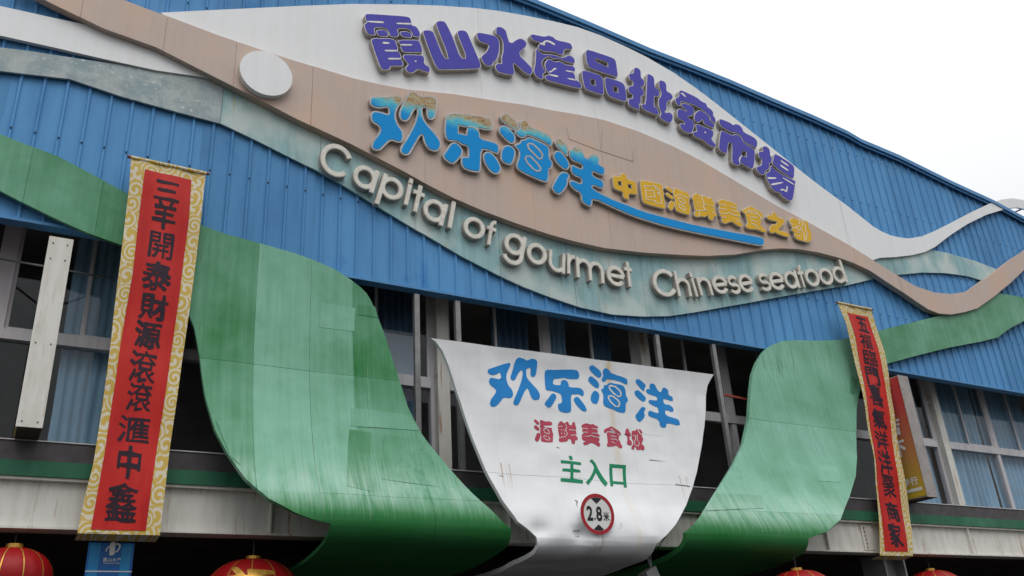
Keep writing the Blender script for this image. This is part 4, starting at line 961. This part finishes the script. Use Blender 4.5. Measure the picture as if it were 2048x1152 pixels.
BLU = [
 ('欢', 'first big blue character, rusty at its top, left end of the middle line', [b5([(110,150),(140,132),(400,120),(470,125),(495,160),(490,200),(440,260),(415,320),(410,370),(440,460),(495,530),(505,600),(490,660),(440,665),(355,635),(290,700),(240,750),(190,760),(140,735),(125,690),(150,630),(210,560),(230,510),(215,475),(140,430),(115,360),(130,310),(175,295),(250,310),(330,340),(325,255),(230,275),(150,255),(110,215)]),
   b5([(520,160),(560,80),(600,65),(650,85),(700,130),(780,122),(850,130),(890,165),(893,220),(885,320),(860,385),(820,405),(785,390),(765,340),(765,260),(715,265),(725,380),(790,470),(880,570),(935,650),(935,720),(895,765),(840,765),(780,735),(730,650),(720,570),(690,600),(620,720),(570,805),(520,812),(465,780),(460,720),(540,600),(620,450),(660,330),(655,265),(620,300),(575,390),(530,425),(480,410),(450,370),(450,300),(490,210)])], [], [], [], .24),
 ('乐', 'second big blue character, with two loose lower drops', [b5([(985,345),(1040,315),(1250,335),(1480,370),(1530,430),(1535,490),(1510,525),(1440,520),(1360,500),(1385,560),(1385,615),(1540,650),(1600,690),(1608,760),(1590,800),(1540,785),(1480,755),(1400,745),(1395,985),(1370,1010),(1290,1000),(1200,970),(1165,920),(1160,840),(1180,820),(1245,830),(1240,705),(1180,695),(1110,650),(1030,650),(985,615),(970,540),(975,430)]),
   b5([(1040,670),(1090,655),(1150,690),(1190,760),(1180,810),(1120,880),(1080,915),(1030,900),(965,850),(950,800),(980,760)]), b5([(1410,800),(1450,765),(1500,770),(1560,820),(1620,920),(1630,980),(1600,1025),(1550,1030),(1490,990),(1430,900)])], [b5([(1140,472),(1190,482),(1238,490),(1225,520),(1225,572),(1135,553)])],
   [b5([(1240,480),(1300,472),(1350,500),(1372,540),(1362,545),(1330,510),(1290,488),(1240,492)])], [], .27),
 ('海', 'third big blue character, with two chrome ovals inside', [b6([(175,60),(230,32),(280,50),(380,150),(390,200),(350,235),(310,230),(250,180),(180,110)]), b6([(155,215),(175,180),(230,175),(290,220),(350,290),(355,350),(330,390),(290,390),(220,330),(160,260)]), b6([(200,430),(240,400),(300,410),(350,460),(355,510),(330,600),(300,635),(250,630),(190,590),(175,540),(180,480)]),
   b6([(395,150),(410,115),(460,108),(500,140),(515,185),(620,230),(740,290),(775,340),(780,390),(755,425),(720,400),(640,350),(490,290),(460,325),(400,320),(345,270),(335,240),(380,225),(400,190)]),
   b6([(400,375),(410,340),(450,340),(500,305),(620,355),(720,410),(745,440),(745,560),(775,590),(785,630),(765,680),(740,680),(738,800),(710,838),(640,820),(440,730),(370,680),(355,630),(390,530),(390,470),(335,410),(345,395)])], [], [],
   [(b6([(485,402),(505,388),(550,395),(625,465),(660,520),(650,560),(620,566),(580,530),(500,448)]), 1), (b6([(458,560),(478,535),(520,538),(595,615),(640,675),(628,702),(595,708),(560,690),(485,615)]), 1)], .27),
 ('洋', 'fourth big blue character, its foot running on into a long blue underline', [b6([(800,350),(840,318),(880,335),(960,430),(960,470),(950,500),(960,530),(940,535),(880,480),(805,400)]), b6([(785,500),(820,462),(880,480),(960,580),(980,640),(960,690),(910,690),(830,620),(785,550)]), b6([(830,760),(880,705),(940,715),(985,760),(955,800),(955,870),(900,950),(850,980),(800,950),(765,900),(775,860)]),
   D_top + swoosh + D_bot], [], [], [], .38)]
YBF = -.278
for ch, lab, pcs, hol, slt, lns, bl in BLU:
    channel(lab + ' (' + ch + ')', 'sign character', 'big blue characters of the middle line', pcs, hol, slt, YBF, YB - .0035, 'blueface', 'chrome', .028, lines=lns, linew=3.0, bleach=bl)
y7 = lambda p: cr(1200, 330, 7.2, p); y8 = lambda p: cr(1420, 380, 7.2, p)
YEL = [
 ('中', 'first small yellow character, right after the big blue ones', y7, [[(175,150),(290,165),(300,120),(340,115),(380,150),(385,205),(500,235),(520,260),(540,420),(530,435),(415,415),(418,495),(400,503),(350,485),(330,450),(325,390),(230,360),(200,335),(188,280)]], [[(258,235),(305,245),(312,300),(265,290)], [(400,278),(450,290),(455,345),(408,330)]], []),
 ('國', 'second small yellow character, a full box', y7, [[(580,210),(870,270),(900,300),(942,620),(930,640),(700,580),(625,550),(600,480),(575,260)]], [],
  [([(655,365),(765,372),(790,465),(660,455)], 1), ([(655,345),(632,300),(740,312),(775,300),(850,360),(862,400),(820,405),(862,430),(880,500),(882,555),(850,562),(790,540),(790,520),(670,505),(655,470)], 0), ([(712,412),(722,416)], 0), ([(785,310),(800,350),(840,365)], 0)]),
 ('海', 'third small yellow character, with a three drop left side', y7, [[(940,320),(970,302),(1050,360),(1055,400),(1030,410),(945,345)], [(945,410),(970,390),(1060,460),(1065,490),(1035,505),(960,450)], [(1010,515),(1045,512),(1080,545),(1070,600),(1040,660),(1010,655),(975,610),(985,570)],
   [(1050,400),(1065,335),(1090,325),(1120,350),(1260,395),(1290,440),(1280,570),(1305,600),(1300,650),(1290,720),(1270,725),(1120,680),(1085,650),(1080,560),(1075,490),(1055,440)]], [],
  [([(1080,458),(1110,430),(1180,440),(1262,478)], 0), ([(1120,485),(1150,475),(1215,520),(1220,550),(1190,560),(1128,512)], 1), ([(1128,578),(1150,565),(1220,620),(1225,650),(1200,660),(1138,612)], 1)]),
 ('鮮', 'fourth small yellow character, fish beside sheep', y7, [[(1315,465),(1365,405),(1400,405),(1415,430),(1460,440),(1480,435),(1520,450),(1550,480),(1570,462),(1610,470),(1618,520),(1650,545),(1655,590),(1645,640),(1680,710),(1680,750),(1640,745),(1630,805),(1590,800),(1560,770),(1555,720),(1520,755),(1440,745),(1400,760),(1360,735),(1355,700),(1370,660),(1350,600),(1345,530)]], [],
  [([(1475,442),(1465,480),(1490,540),(1490,600),(1500,660),(1370,655)], 0), ([(1430,680),(1422,745)], 0), ([(1490,570),(1540,580)], 0), ([(1598,590),(1648,600)], 0), ([(1500,650),(1545,655)], 0), ([(1620,685),(1660,695)], 0), ([(1398,478),(1410,484)], 0), ([(1385,540),(1395,545)], 0), ([(1430,545),(1442,549)], 0), ([(1398,598),(1406,604)], 0), ([(1440,602),(1450,606)], 0)]),
 ('美', 'fifth small yellow character, above the end of the blue underline', y8, [[(115,150),(180,130),(230,155),(300,160),(335,190),(385,200),(395,250),(385,290),(430,320),(440,370),(425,400),(460,480),(465,530),(440,540),(380,510),(310,455),(230,490),(190,485),(165,450),(165,400),(140,370),(130,330),(125,270),(135,230),(115,190)]], [],
  [([(138,205),(230,225)], 0), ([(290,240),(388,265)], 0), ([(128,265),(235,285)], 0), ([(310,300),(400,320)], 0), ([(132,335),(210,345),(270,330),(330,365),(432,385)], 0), ([(168,395),(222,402)], 0), ([(370,435),(442,462)], 0)]),
 ('食', 'sixth small yellow character, under a pointed roof stroke', y8, [[(460,285),(560,235),(590,232),(720,310),(765,360),(760,410),(730,430),(745,470),(720,490),(760,540),(810,590),(810,615),(770,615),(690,580),(660,570),(620,575),(540,560),(515,530),(520,490),(540,480),(520,400),(505,350),(465,320)]], [],
  [([(540,288),(655,310),(678,345),(595,335),(552,318)], 1), ([(505,340),(520,315),(548,320)], 0), ([(680,355),(715,380),(735,430)], 0), ([(575,385),(670,400)], 0), ([(585,435),(680,460)], 0), ([(590,485),(640,500),(700,550)], 0)]),
 ('之', 'seventh small yellow character, a zigzag without inner lines', y8, [[(815,380),(850,345),(885,370),(890,320),(920,315),(955,345),(970,390),(1040,405),(1075,440),(1070,480),(1010,550),(980,580),(1080,600),(1130,625),(1150,680),(1120,685),(1000,650),(930,610),(900,635),(860,610),(845,570),(870,510),(900,490),(950,490),(965,460),(850,435),(820,405)]], [], []),
 ('都', 'last small yellow character, rightmost, against the white wave', y8, [[(1140,420),(1190,392),(1230,415),(1330,430),(1390,440),(1412,470),(1418,540),(1460,620),(1470,690),(1450,740),(1400,760),(1370,750),(1250,720),(1215,670),(1215,620),(1170,580),(1185,540),(1165,520),(1150,480)]], [],
  [([(1150,485),(1190,495)], 0), ([(1265,495),(1290,470),(1280,430),(1320,440),(1330,520)], 0), ([(1350,445),(1380,600),(1410,650),(1382,660),(1380,722)], 0), ([(1180,550),(1240,540)], 0), ([(1240,525),(1290,525),(1310,560),(1280,590),(1245,560)], 1), ([(1310,570),(1345,620),(1360,740)], 0), ([(1250,610),(1290,615)], 0), ([(1255,660),(1300,670)], 0)])]
YYF = -.268
for ch, lab, f, pcs, hol, lns in YEL:
    channel(lab + ' (' + ch + ')', 'sign character', 'small yellow characters', [f(p) for p in pcs], [f(h) for h in hol], [], YYF, YB - .0035, 'yellow', 'rim', .011, lines=[(f(l), c) for l, c in lns], linew=1.0)
# latin letters
r = .395; W_ = .099
circle = arc(0, 0, r, r, 0, 360, 40)
GL = {'o': [circle], 'a': [circle, [(.41, -.5), (.41, .5)]], 'p': [circle, [(-.41, .5), (-.41, -.95)]], 'd': [circle, [(.41, -.5), (.41, .92)]],
      'i': [[(0, -.5), (0, .545)], [(0, .575), (0, .85)]], 'l': [[(0, -.5), (0, .86)]], 't': [[(0, -.5), (0, .80)], [(-.27, .40), (.27, .40)]],
      'f': [[(0, -.5), (0, .55)] + arc(.22, .55, .22, .22, 180, 85, 8), [(-.24, .38), (.30, .38)]],
      'g': [circle, [(.41, .5), (.41, -.5)] + arc(0, -.5, .41, .36, 0, -165, 16)],
      'u': [[(-.39, .5), (-.39, -.08)] + arc(0, -.08, .39, .34, 180, 330, 12), [(.40, -.5), (.40, .5)]],
      'n': [[(-.40, -.5), (-.40, .5)], arc(0, .06, .39, .35, 150, 0, 14) + [(.39, -.5)]],
      'h': [[(-.40, -.5), (-.40, .87)], arc(0, .06, .39, .35, 150, 0, 14) + [(.39, -.5)]],
      'r': [[(-.15, -.5), (-.15, .5)], [(-.15, .05), (-.06, .27), (.06, .37), (.25, .40)]],
      'm': [[(-.75, -.5), (-.75, .5)], arc(-.37, .05, .36, .35, 150, 0, 12) + [(-.01, -.5)], arc(.37, .05, .36, .35, 165, 0, 12) + [(.73, -.5)]],
      'e': [arc(0, 0, r, r, 4, 325, 36), [(-.39, 0), (.42, 0)]],
      's': [arc(0, .19, .36, .21, 25, 262, 16) + arc(0, -.20, .38, .20, 88, -155, 18)],
      'C': [arc(0, 0, .455, .455, 33, 325, 44)]}
LA = lambda p: (630 + p[0] / 6.4, 280 + p[1] / 6.4); LB = lambda p: (860 + p[0] / 6.4, 370 + p[1] / 6.4); LC = lambda p: (1100 + p[0] / 6.4, 460 + p[1] / 6.4)
LD = lambda p: (1290 + p[0] / 7.2, 500 + p[1] / 7.2); LE = lambda p: (1500 + p[0] / 7.2, 490 + p[1] / 7.2)
LAT = [('C', LA, 6.4, (275, 262), (370, 180), (110, -360), 'capital C starting the word Capital at the left end'), ('a', LA, 6.4, (640, 478), (295, 140), (85, -280), 'first letter a in Capital'), ('p', LA, 6.4, (985, 620), (285, 132), (82, -270), 'letter p in Capital'),
       ('i', LA, 6.4, (1190, 705), (270, 120), (56, -255), 'undotted letter i in Capital'), ('t', LA, 6.4, (1310, 790), (265, 120), (58, -262), 'letter t in Capital'), ('a', LB, 6.4, (58, 330), (280, 128), (76, -275), 'second letter a in Capital'),
       ('l', LB, 6.4, (272, 425), (265, 115), (44, -252), 'straight letter l closing the word Capital'), ('o', LB, 6.4, (568, 550), (272, 112), (62, -265), 'letter o of the short word of'), ('f', LB, 6.4, (770, 650), (215, 90), (36, -240), 'letter f of the short word of'),
       ('g', LB, 6.4, (1085, 760), (262, 100), (45, -270), 'letter g with its tail in gourmet'), ('o', LB, 6.4, (1370, 882), (258, 95), (35, -268), 'letter o in gourmet'), ('u', LC, 6.4, (90, 405), (215, 70), (8, -262), 'letter u in gourmet'),
       ('r', LC, 6.4, (270, 440), (210, 58), (-5, -262), 'short letter r in gourmet'), ('m', LC, 6.4, (516, 516), (213, 53), (-17, -266), 'wide letter m in gourmet'), ('e', LC, 6.4, (845, 590), (242, 50), (-25, -265), 'letter e in gourmet'), ('t', LC, 6.4, (1012, 605), (190, 42), (-31, -250), 'letter t closing gourmet'),
       ('C', LD, 7.2, (288, 474), (320, -15), (-85, -372), 'capital C starting the word Chinese'), ('h', LD, 7.2, (556, 537), (203, 0), (-55, -270), 'letter h in Chinese'), ('i', LD, 7.2, (716, 544), (190, -5), (-78, -262), 'undotted letter i in Chinese'),
       ('n', LD, 7.2, (863, 524), (190, -6), (-75, -268), 'letter n in Chinese'), ('e', LD, 7.2, (1085, 500), (222, -25), (-90, -270), 'first letter e in Chinese'), ('s', LD, 7.2, (1281, 500), (158, -15), (-90, -275), 'letter s inside Chinese'), ('e', LD, 7.2, (1457, 480), (208, -30), (-90, -272), 'last letter e of Chinese'),
       ('s', LE, 7.2, (213, 535), (155, -15), (-85, -265), 'letter s starting seafood'), ('e', LE, 7.2, (388, 520), (216, -25), (-90, -265), 'letter e in seafood'), ('a', LE, 7.2, (595, 503), (195, -25), (-82, -258), 'letter a in seafood'), ('f', LE, 7.2, (752, 495), (150, -20), (-78, -238), 'letter f in seafood'),
       ('o', LE, 7.2, (897, 470), (198, -28), (-88, -262), 'first of the two o letters in seafood'), ('o', LE, 7.2, (1095, 452), (195, -28), (-86, -250), 'second of the two o letters in seafood'), ('d', LE, 7.2, (1285, 430), (180, -28), (-84, -245), 'letter d ending seafood under the brown band')]
LG = {}
YLF = -.168
for ch, f, s, c, U, Vv, lab in LAT:
    if ch not in LG: LG[ch] = stroke_loops(GL[ch], .082 if ch == 'C' else W_)
    c0 = f(c); sc = s
    loops = [[(c0[0] + (u * U[0] + v * Vv[0]) / sc, c0[1] + (u * U[1] + v * Vv[1]) / sc) for u, v in L] for L in LG[ch]]
    Wl = [P2(l, YLF) for l in loops]; G = nest(Wl)
    xs = [p[0] for l in Wl for p in l]; zs = [p[1] for l in Wl for p in l]
    t = thing('channel_letter', 'grey metal ' + lab, 'sign letter', ((min(xs) + max(xs)) / 2, YLF, min(zs)), 'grey English letters on the teal wave')
    mb = MB(); prism(mb, G, YLF, YT - .0035, 0, 1); mb.build('casing', ['latin', 'casing'], t)
    mb = MB()
    for g in G: prism(mb, [(offset(g[0], .010), [offset(h, .010) for h in g[1]])], YLF - .006, YLF - .001, 0, 1)
    mb.build('face', ['latin', 'casing'], t)

# ================================================================== BANNERS
def banner(label, edges, y_of_z, chars, ztb, redtb, mirror=0):
    """edges: L, RL, RR, R polylines in photo pixels"""
    def conv(pts):
        o = []
        for a, b in pts:
            y = y_of_z(6.)
            for _ in range(4): x, z = at(a, b, y); y = y_of_z(z)
            o.append((z, x))
        o.sort(); return np.array(o)
    E = [conv(e) for e in edges]
    ex = lambda k, z: float(np.interp(z, E[k][:, 0], E[k][:, 1]))
    z1, z0 = ztb
    yy = lambda x, z: y_of_z(z) + .010 * math.sin(5 * z + 3 * x) + .006 * math.sin(17 * x)
    t = thing('banner', label, 'banner', ((ex(0, z0) + ex(3, z0)) / 2, y_of_z(z0), z0), 'pair of red New Year couplet banners')
    def strip(name, k0, k1, za, zb, dy, m, th=.004):
        n, mcols = 70, 22; V = []
        for s_ in (0, 1):
            for i in range(n + 1):
                z = za + (zb - za) * i / n; xa, xb = ex(k0, z), ex(k1, z)
                for j in range(mcols + 1):
                    x = xa + (xb - xa) * j / mcols; V.append((x, yy(x, z) - dy + s_ * th, z))
        c_ = mcols + 1; F = [(i * c_ + j, i * c_ + j + 1, (i + 1) * c_ + j + 1, (i + 1) * c_ + j) for i in range(n) for j in range(mcols)]
        off = (n + 1) * c_; F += [tuple(q + off for q in f)[::-1] for f in F]
        return mesh(name, V, F, m, t, smooth=True)
    strip('cloth', 0, 3, z0, z1, 0, 'swirl')
    strip('red_panel', 1, 2, redtb[1], redtb[0], .006, 'red')
    mb = MB(); xa, xb = ex(0, z1), ex(3, z1); mb.tube((xa - .005, yy(xa, z1), z1 + .01), (xb + .005, yy(xb, z1), z1 + .01), .024, 10); mb.build('top_rod', 'swirl', t)
    mb = MB(); mb.tube((xa - .045, yy(xa, z1), z1 + .01), (xa - .005, yy(xa, z1), z1 + .01), .02, 8); mb.tube((xb + .005, yy(xb, z1), z1 + .01), (xb + .045, yy(xb, z1), z1 + .01), .02, 8); mb.build('rod_end', 'redpipe', t)
    xa, xb = ex(0, z0), ex(3, z0); V = [(xa, yy(xa, z0), z0), (xb, yy(xb, z0), z0), (xb, yy(xb, z0) + .22, z0 - .05), (xa, yy(xa, z0) + .22, z0 - .05), (xa, yy(xa, z0) + .001, z0 - .012), (xb, yy(xb, z0) + .001, z0 - .012)]
    mesh('tucked_hem', V, [(0, 1, 5, 4), (4, 5, 2, 3)], 'swirl', t)
    for k, (ch, px, py, wp, hp) in enumerate(chars):
        y = y_of_z(6.)
        for _ in range(4): x, z = at(px, py, y); y = y_of_z(z)
        sx = abs(at(px + wp / 2, py, y)[0] - at(px - wp / 2, py, y)[0]); sz = abs(at(px, py - hp / 2, y)[1] - at(px, py + hp / 2, y)[1])
        L = brush_loops(ch, .016 if ch in '鑫聚滙滾開臨福' else .030, .006, k * 1.3 + 2)
        L = [[(x + a * sx, z + b * sz) for a, b in l] for l in L]
        V = []; F = []
        for g in nest(L):
            bm = cut2d([g], .045, .06); bm.verts.index_update(); n = len(V)
            V += [(v.co.x, yy(v.co.x, v.co.y) - .010, v.co.y) for v in bm.verts]; F += [tuple(v.index + n for v in f.verts) for f in bm.faces]; bm.free()
        mesh('written_character', V, F, 'ink', t)
    return t
LB_ = [[(262,315),(259,369),(244,494),(231.6,595),(221,690),(204,819),(186,930),(170,992),(160,1040),(155,1066)],
       [(289,343),(280,415),(264.6,550),(240.5,690),(230,767),(209,906),(182,1058)],
       [(383,360),(377,446),(358,595),(345,690),(323.6,836),(306,951),(291,1064)],
       [(412,345),(407,387),(393,515),(377,633),(369,690),(358,767),(341,888),(330.5,975),(320,1068)]]
yl = lambda z: -.30 - .02 * math.sin(z)
zt = at(262, 315, -.3)[1]; zb = at(240, 1066, -.3)[1]
banner('left red banner with gold swirl border beside the cream light box', LB_, yl,
       [('三', 334, 383, 50, 37), ('羊', 329, 430, 46, 54), ('開', 322.6, 491, 48, 52), ('泰', 313, 553.5, 55, 56), ('財', 308, 614, 56, 50), ('源', 296, 670, 52, 52), ('滾', 285.4, 734, 52, 64), ('滾', 278.5, 794.6, 48, 56), ('滙', 268, 859, 62, 52), ('中', 258, 925, 46, 64), ('鑫', 243.7, 1004.7, 62, 78)],
       (zt - .02, zb), (at(335, 351, -.3)[1], at(237, 1060, -.3)[1]))
RB_ = [[(1676,605),(1690.5,644),(1704.5,700),(1718.6,763.5),(1730,815),(1736,855),(1747,915.6),(1755,990.7),(1760,1084),(1760.5,1112)],
       [(1694,624.7),(1710.4,676.8),(1725.7,754),(1741,857),(1750.4,925),(1761.4,1026),(1771,1103)],
       [(1736,633),(1754,693),(1770,766),(1782,857),(1794,943.8),(1808,1044.6),(1814.4,1104.4)],
       [(1741,618),(1754,655.6),(1768,698),(1779.6,759),(1786.6,815),(1791,857),(1803,925),(1817,1009),(1824,1061),(1825.5,1112)]]
yr = lambda z: -.23 - .04 * (z - 3.5)
zt = at(1700, 609, yr(8.3))[1]; zb = at(1790, 1110, yr(3.5))[1]
banner('right red banner with pale swirl border, partly in front of the light box', RB_, yr,
       [('五', 1725, 650, 20, 26), ('福', 1731, 683, 22, 27), ('臨', 1740, 716, 24, 30), ('門', 1745.5, 752, 24, 33), ('喜', 1751, 791, 24, 40), ('氣', 1758, 838, 24, 36), ('洋', 1764, 880, 22, 34), ('洋', 1769, 925, 22, 46), ('聚', 1777, 973, 22, 44), ('商', 1784.5, 1023, 24, 36), ('家', 1789.5, 1070, 24, 46)],
       (zt - .02, zb), (at(1715, 629, yr(8.2))[1], at(1792, 1103, yr(3.5))[1]))

# ================================================================== PROJECTING LIGHT BOXES
def lightbox(label, x0, x1, yf, yb, z0, z1, capm, chars):
    t = thing('light_box', label, 'light box', ((x0 + x1) / 2, yf, z0), 'projecting light boxes')
    mb = MB(); mb.box(x0 + .012, x1, yf + .012, yb, z0 + .01, z1); mb.build('case', capm, t)
    mb = MB(); mb.box(x0, x1 + .004, yf, yf + .010, z0, z1 + .004); mb.build('end_cap', capm, t)
    mb = MB(); mb.box(x0 + .004, x0 + .010, yf + .015, yb - .015, z0 + .03, z1 - .02); fc = mb.build('printed_face', 'adface', t)
    mb = MB(); mb.box(x0 + .014, x1 - .002, yf + .014, yb - .002, z0 - .004, z0 + .008); mb.build('underside', 'dark2', t)  # bottom plate, darker than the case
    for zz in (z1 - .08, z1 - .28, z0 + .95, z0 + .06):
        for xx in (x0 + .05, x1 - .05):
            mb = MB(); mb.tube((xx, yf, zz), (xx, yf - .006, zz), .009, 6); mb.build('screw', 'darkmetal', t)
    for ch, yc, zc, wy, hz in chars:
        if ch == '-':
            mb = MB(); mb.box(x0 + .0005, x0 + .0035, yc - wy / 2, yc + wy / 2, zc - hz / 2, zc + hz / 2); mb.build('white_stripe', 'printwhite', t); continue
        L = brush_loops(ch, .035, 0, n=80); V = []; F = []
        for g in nest(L):
            pts, T = tess(g); n = len(V); V += [(x0 + .001, yc - p[0] * wy, zc + p[1] * hz) for p in pts]; F += [tuple(i + n for i in q) for q in T]
        mesh('printed_character', V, F, 'printwhite', t)
    mb = MB(); mb.bar(((x0 + x1) / 2, .1, z1 - .1), (x0 - .5, .6, z1 + .14), .02, .02); mb.bar(((x0 + x1) / 2, .1, z1 - .1), (x1 + .5, .6, z1 + .10), .02, .02); mb.build('stay', 'galvpost', t)
    return t
yf = -.55
xa, z1a = at(99, 472, yf); xb, _ = at(147, 478, yf); _, z0a = at(42, 853, yf)
lightbox('cream backed narrow light box with dark underside at the far left', xa - .0, xb, yf, .17, z0a, z1a, 'cream', [])
xc_, z1c = at(1795, 750, yf); xd, _ = at(1815, 754, yf); _, z0c = at(1854, 993, yf)
mid = (yf + .17) / 2
lightbox('grey cased light box with red to yellow face, half behind the right banner', xc_, xd, yf, .17, z0c, z1c, 'greycap',
         [('店', mid + .07, z0c + 1.40, .42, .33), ('杯', mid + .07, z0c + .98, .42, .33), ('举', mid + .02, z0c + .33, .15, .14), ('行', mid - .16, z0c + .33, .15, .14), ('-', mid, z0c + .17, .58, .06)])

# ================================================================== LANTERNS
def lantern(label, x, ztop, rr, y, glyph=False):
    t = thing('lantern', label, 'lantern', (x, y, ztop - rr * 1.5), 'red lanterns under the beam')
    hz = rr * .72; zc = ztop - .09 - hz
    n, m_ = 72, 28; V = []
    for j in range(m_ + 1):
        ph = -1.28 + 2.56 * j / m_
        for i in range(n):
            a = 2 * math.pi * i / n; k = rr * (1 - .018 * abs(math.sin(a * 9))) * math.cos(ph) ** .85 if abs(ph) < 1.5 else 0
            V.append((x + k * math.cos(a), y + k * math.sin(a), zc + hz * math.sin(ph) / math.sin(1.28)))
    F = [(j * n + i, j * n + (i + 1) % n, (j + 1) * n + (i + 1) % n, (j + 1) * n + i) for j in range(m_) for i in range(n)]
    F += [tuple(range(n))[::-1], tuple(m_ * n + i for i in range(n))]
    mesh('shade', V, F, 'lantern', t, smooth=True)
    for i in range(12):
        a = 2 * math.pi * (i + .5) / 12; V = []; F = []
        for j in range(m_ + 1):
            ph = -1.2 + 2.4 * j / m_; k = rr * 1.006 * math.cos(ph) ** .85; zz = zc + hz * math.sin(ph) / math.sin(1.28) * 1.004
            wd = .006
            V += [(x + k * math.cos(a) - wd * math.sin(a), y + k * math.sin(a) + wd * math.cos(a), zz), (x + k * math.cos(a) + wd * math.sin(a), y + k * math.sin(a) - wd * math.cos(a), zz)]
        F = [(2 * j, 2 * j + 1, 2 * j + 3, 2 * j + 2) for j in range(m_)]
        mesh('gold_rib', V, F, 'gold', t)
    for zz, s in ((ztop - .10, 1), (zc - hz, -1)):
        mb = MB(); mb.tube((x, y, zz - .01 * s), (x, y, zz + .06 * s), .105 if s < 0 else .085, 20); mb.build('collar', 'gold', t)
    mb = MB(); mb.tube((x, y, ztop - .05), (x, y, 3.30 if y < 0 else 3.52), .006, 6); mb.build('wire', 'darkmetal', t)
    mb = MB()
    for k in range(24):
        a = 2 * math.pi * k / 24; mb.tube((x + .07 * math.cos(a), y + .07 * math.sin(a), zc - hz - .06), (x + .08 * math.cos(a), y + .08 * math.sin(a), zc - hz - .38), .008, 4)
    mb.build('tassel', 'lantern', t)
    if glyph:
        L = brush_loops('福', .03, .01, 1.); V = []; F = []
        for g in nest([[(a * rr * .9, b * hz * 1.25) for a, b in l] for l in L]):
            bm = cut2d([g], .05, .05); bm.verts.index_update(); n0 = len(V)
            for v in bm.verts:
                u, w_ = v.co.x, v.co.y; q = min(1, abs(w_) / hz * math.sin(1.28)); kk = rr * math.cos(math.asin(q)) ** .85
                V.append((x + u - .12, y - math.sqrt(max(.0, (kk * 1.012) ** 2 - (u - .12) ** 2)), zc + w_))
            F += [tuple(v.index + n0 for v in f.verts) for f in bm.faces]; bm.free()
        mesh('gold_character', V, F, 'gold', t)
for lab, px, py, rr, gflag in (('dull red lantern at the bottom left corner', 31, 1081, .42, False), ('red lantern with gold character left of the entrance', 507, 1106, .56, True),
                        ('red lantern under the foot of the right green sheet', 1591, 1131, .60, True), ('rightmost red lantern under the beam', 1858, 1133, .55, False)):
    yl_ = -.75 if 1500 < px < 1700 else .15
    xx, zz = at(px, py, yl_); lantern(lab, xx, zz, rr * (.92 if yl_ < 0 else 1), yl_, gflag)

# ================================================================== BLUE POSTER BOARD
yp = .06
xa, zt = at(178, 1084, yp); xb, _ = at(270, 1084, yp)
pt = thing('poster_board', 'blue board with a white emblem hanging below the left banner', 'sign board', ((xa + xb) / 2, yp, 2.2))
mb = MB(); mb.box(xa, xb, yp, yp + .03, 2.2, zt); mb.build('board', flat('poster_blue', (.012, .11, .36), .35, 0, .1, 3), pt)
for x0, x1 in ((xa + .02, xa + .13), (xb - .13, xb - .02)):
    V = [(x0, yp - .002, 2.22), (x1 - .03, yp - .002, 2.22), (x1, yp - .002, zt - .01), (x0 + .0, yp - .002, zt - .01)]
    mesh('light_stripe', V, [(0, 1, 2, 3)], flat('poster_light_blue', (.02, .22, .48), .35, 0, .1, 3), pt)
lz = at(220, 1143, yp)[1]
mb = MB(); mb.box(xa, xb, yp - .006, yp - .003, lz - .006, lz + .006); mb.build('white_line', 'printwhite', pt)
pcr = lambda p: cr(160, 1060, 12.52, p)
for lp in ([(640,540),(645,480),(690,420),(750,390),(745,420),(700,450),(670,510),(665,550)], [(725,630),(735,560),(740,400),(760,330),(810,295),(885,285),(880,450),(868,560),(862,605),(820,632),(770,640)], [(890,330),(960,325),(1015,360),(1022,420),(990,490),(935,550),(885,570),(885,540),(940,500),(975,440),(970,390),(930,360),(890,400)]):
    mb = MB(); prism(mb, nest([P2(chaikin(pcr(lp), 2), yp)]), yp - .006, yp - .003, 0, 0); mb.build('emblem', 'printwhite', pt)
for i, ch in enumerate('霞山水产'): plate_text(ch, 160 + (628 + i * 115) / 12.52, 1060 + 745 / 12.52, 7.2, 7.6, yp - .002, 'printwhite', pt, 'character', .012)
for i, ch in enumerate('AQUACULTURE'): plate_text(ch, 160 + (600 + i * 39) / 12.52, 1060 + 833 / 12.52, 2.5, 2.6, yp - .002, 'printwhite', pt, 'letter', .02)

# ================================================================== FLOODLIGHT UNDER THE SIGN
fl = thing('floodlight', 'small grey lamp on a bent arm below the white entrance sign', 'lamp', (9.3, -.35, 2.6))
pa = at(1288, 1110, -.35); pb = at(1305, 1142, -.35); pc = at(1302, 1110, -.35); pd = at(1290, 1150, -.35)
mb = MB(); mb.tube((pa[0], -.35, pa[1] + .12), (pb[0], -.35, pb[1]), .018, 8); mb.build('arm', 'galvpost', fl)
mb = MB(); mb.tube((pc[0], -.35, pc[1] + .12), (pb[0], -.33, pb[1] + .02), .009, 6); mb.build('stay', 'galvpost', fl)
mb = MB(); mb.bar((pb[0] + .02, -.35, pb[1] - .02), (pd[0] - .08, -.42, pd[1] - .06), .16, .16); mb.build('lamp_head', 'galvpost', fl)

bpy.data.objects.remove(_txo)
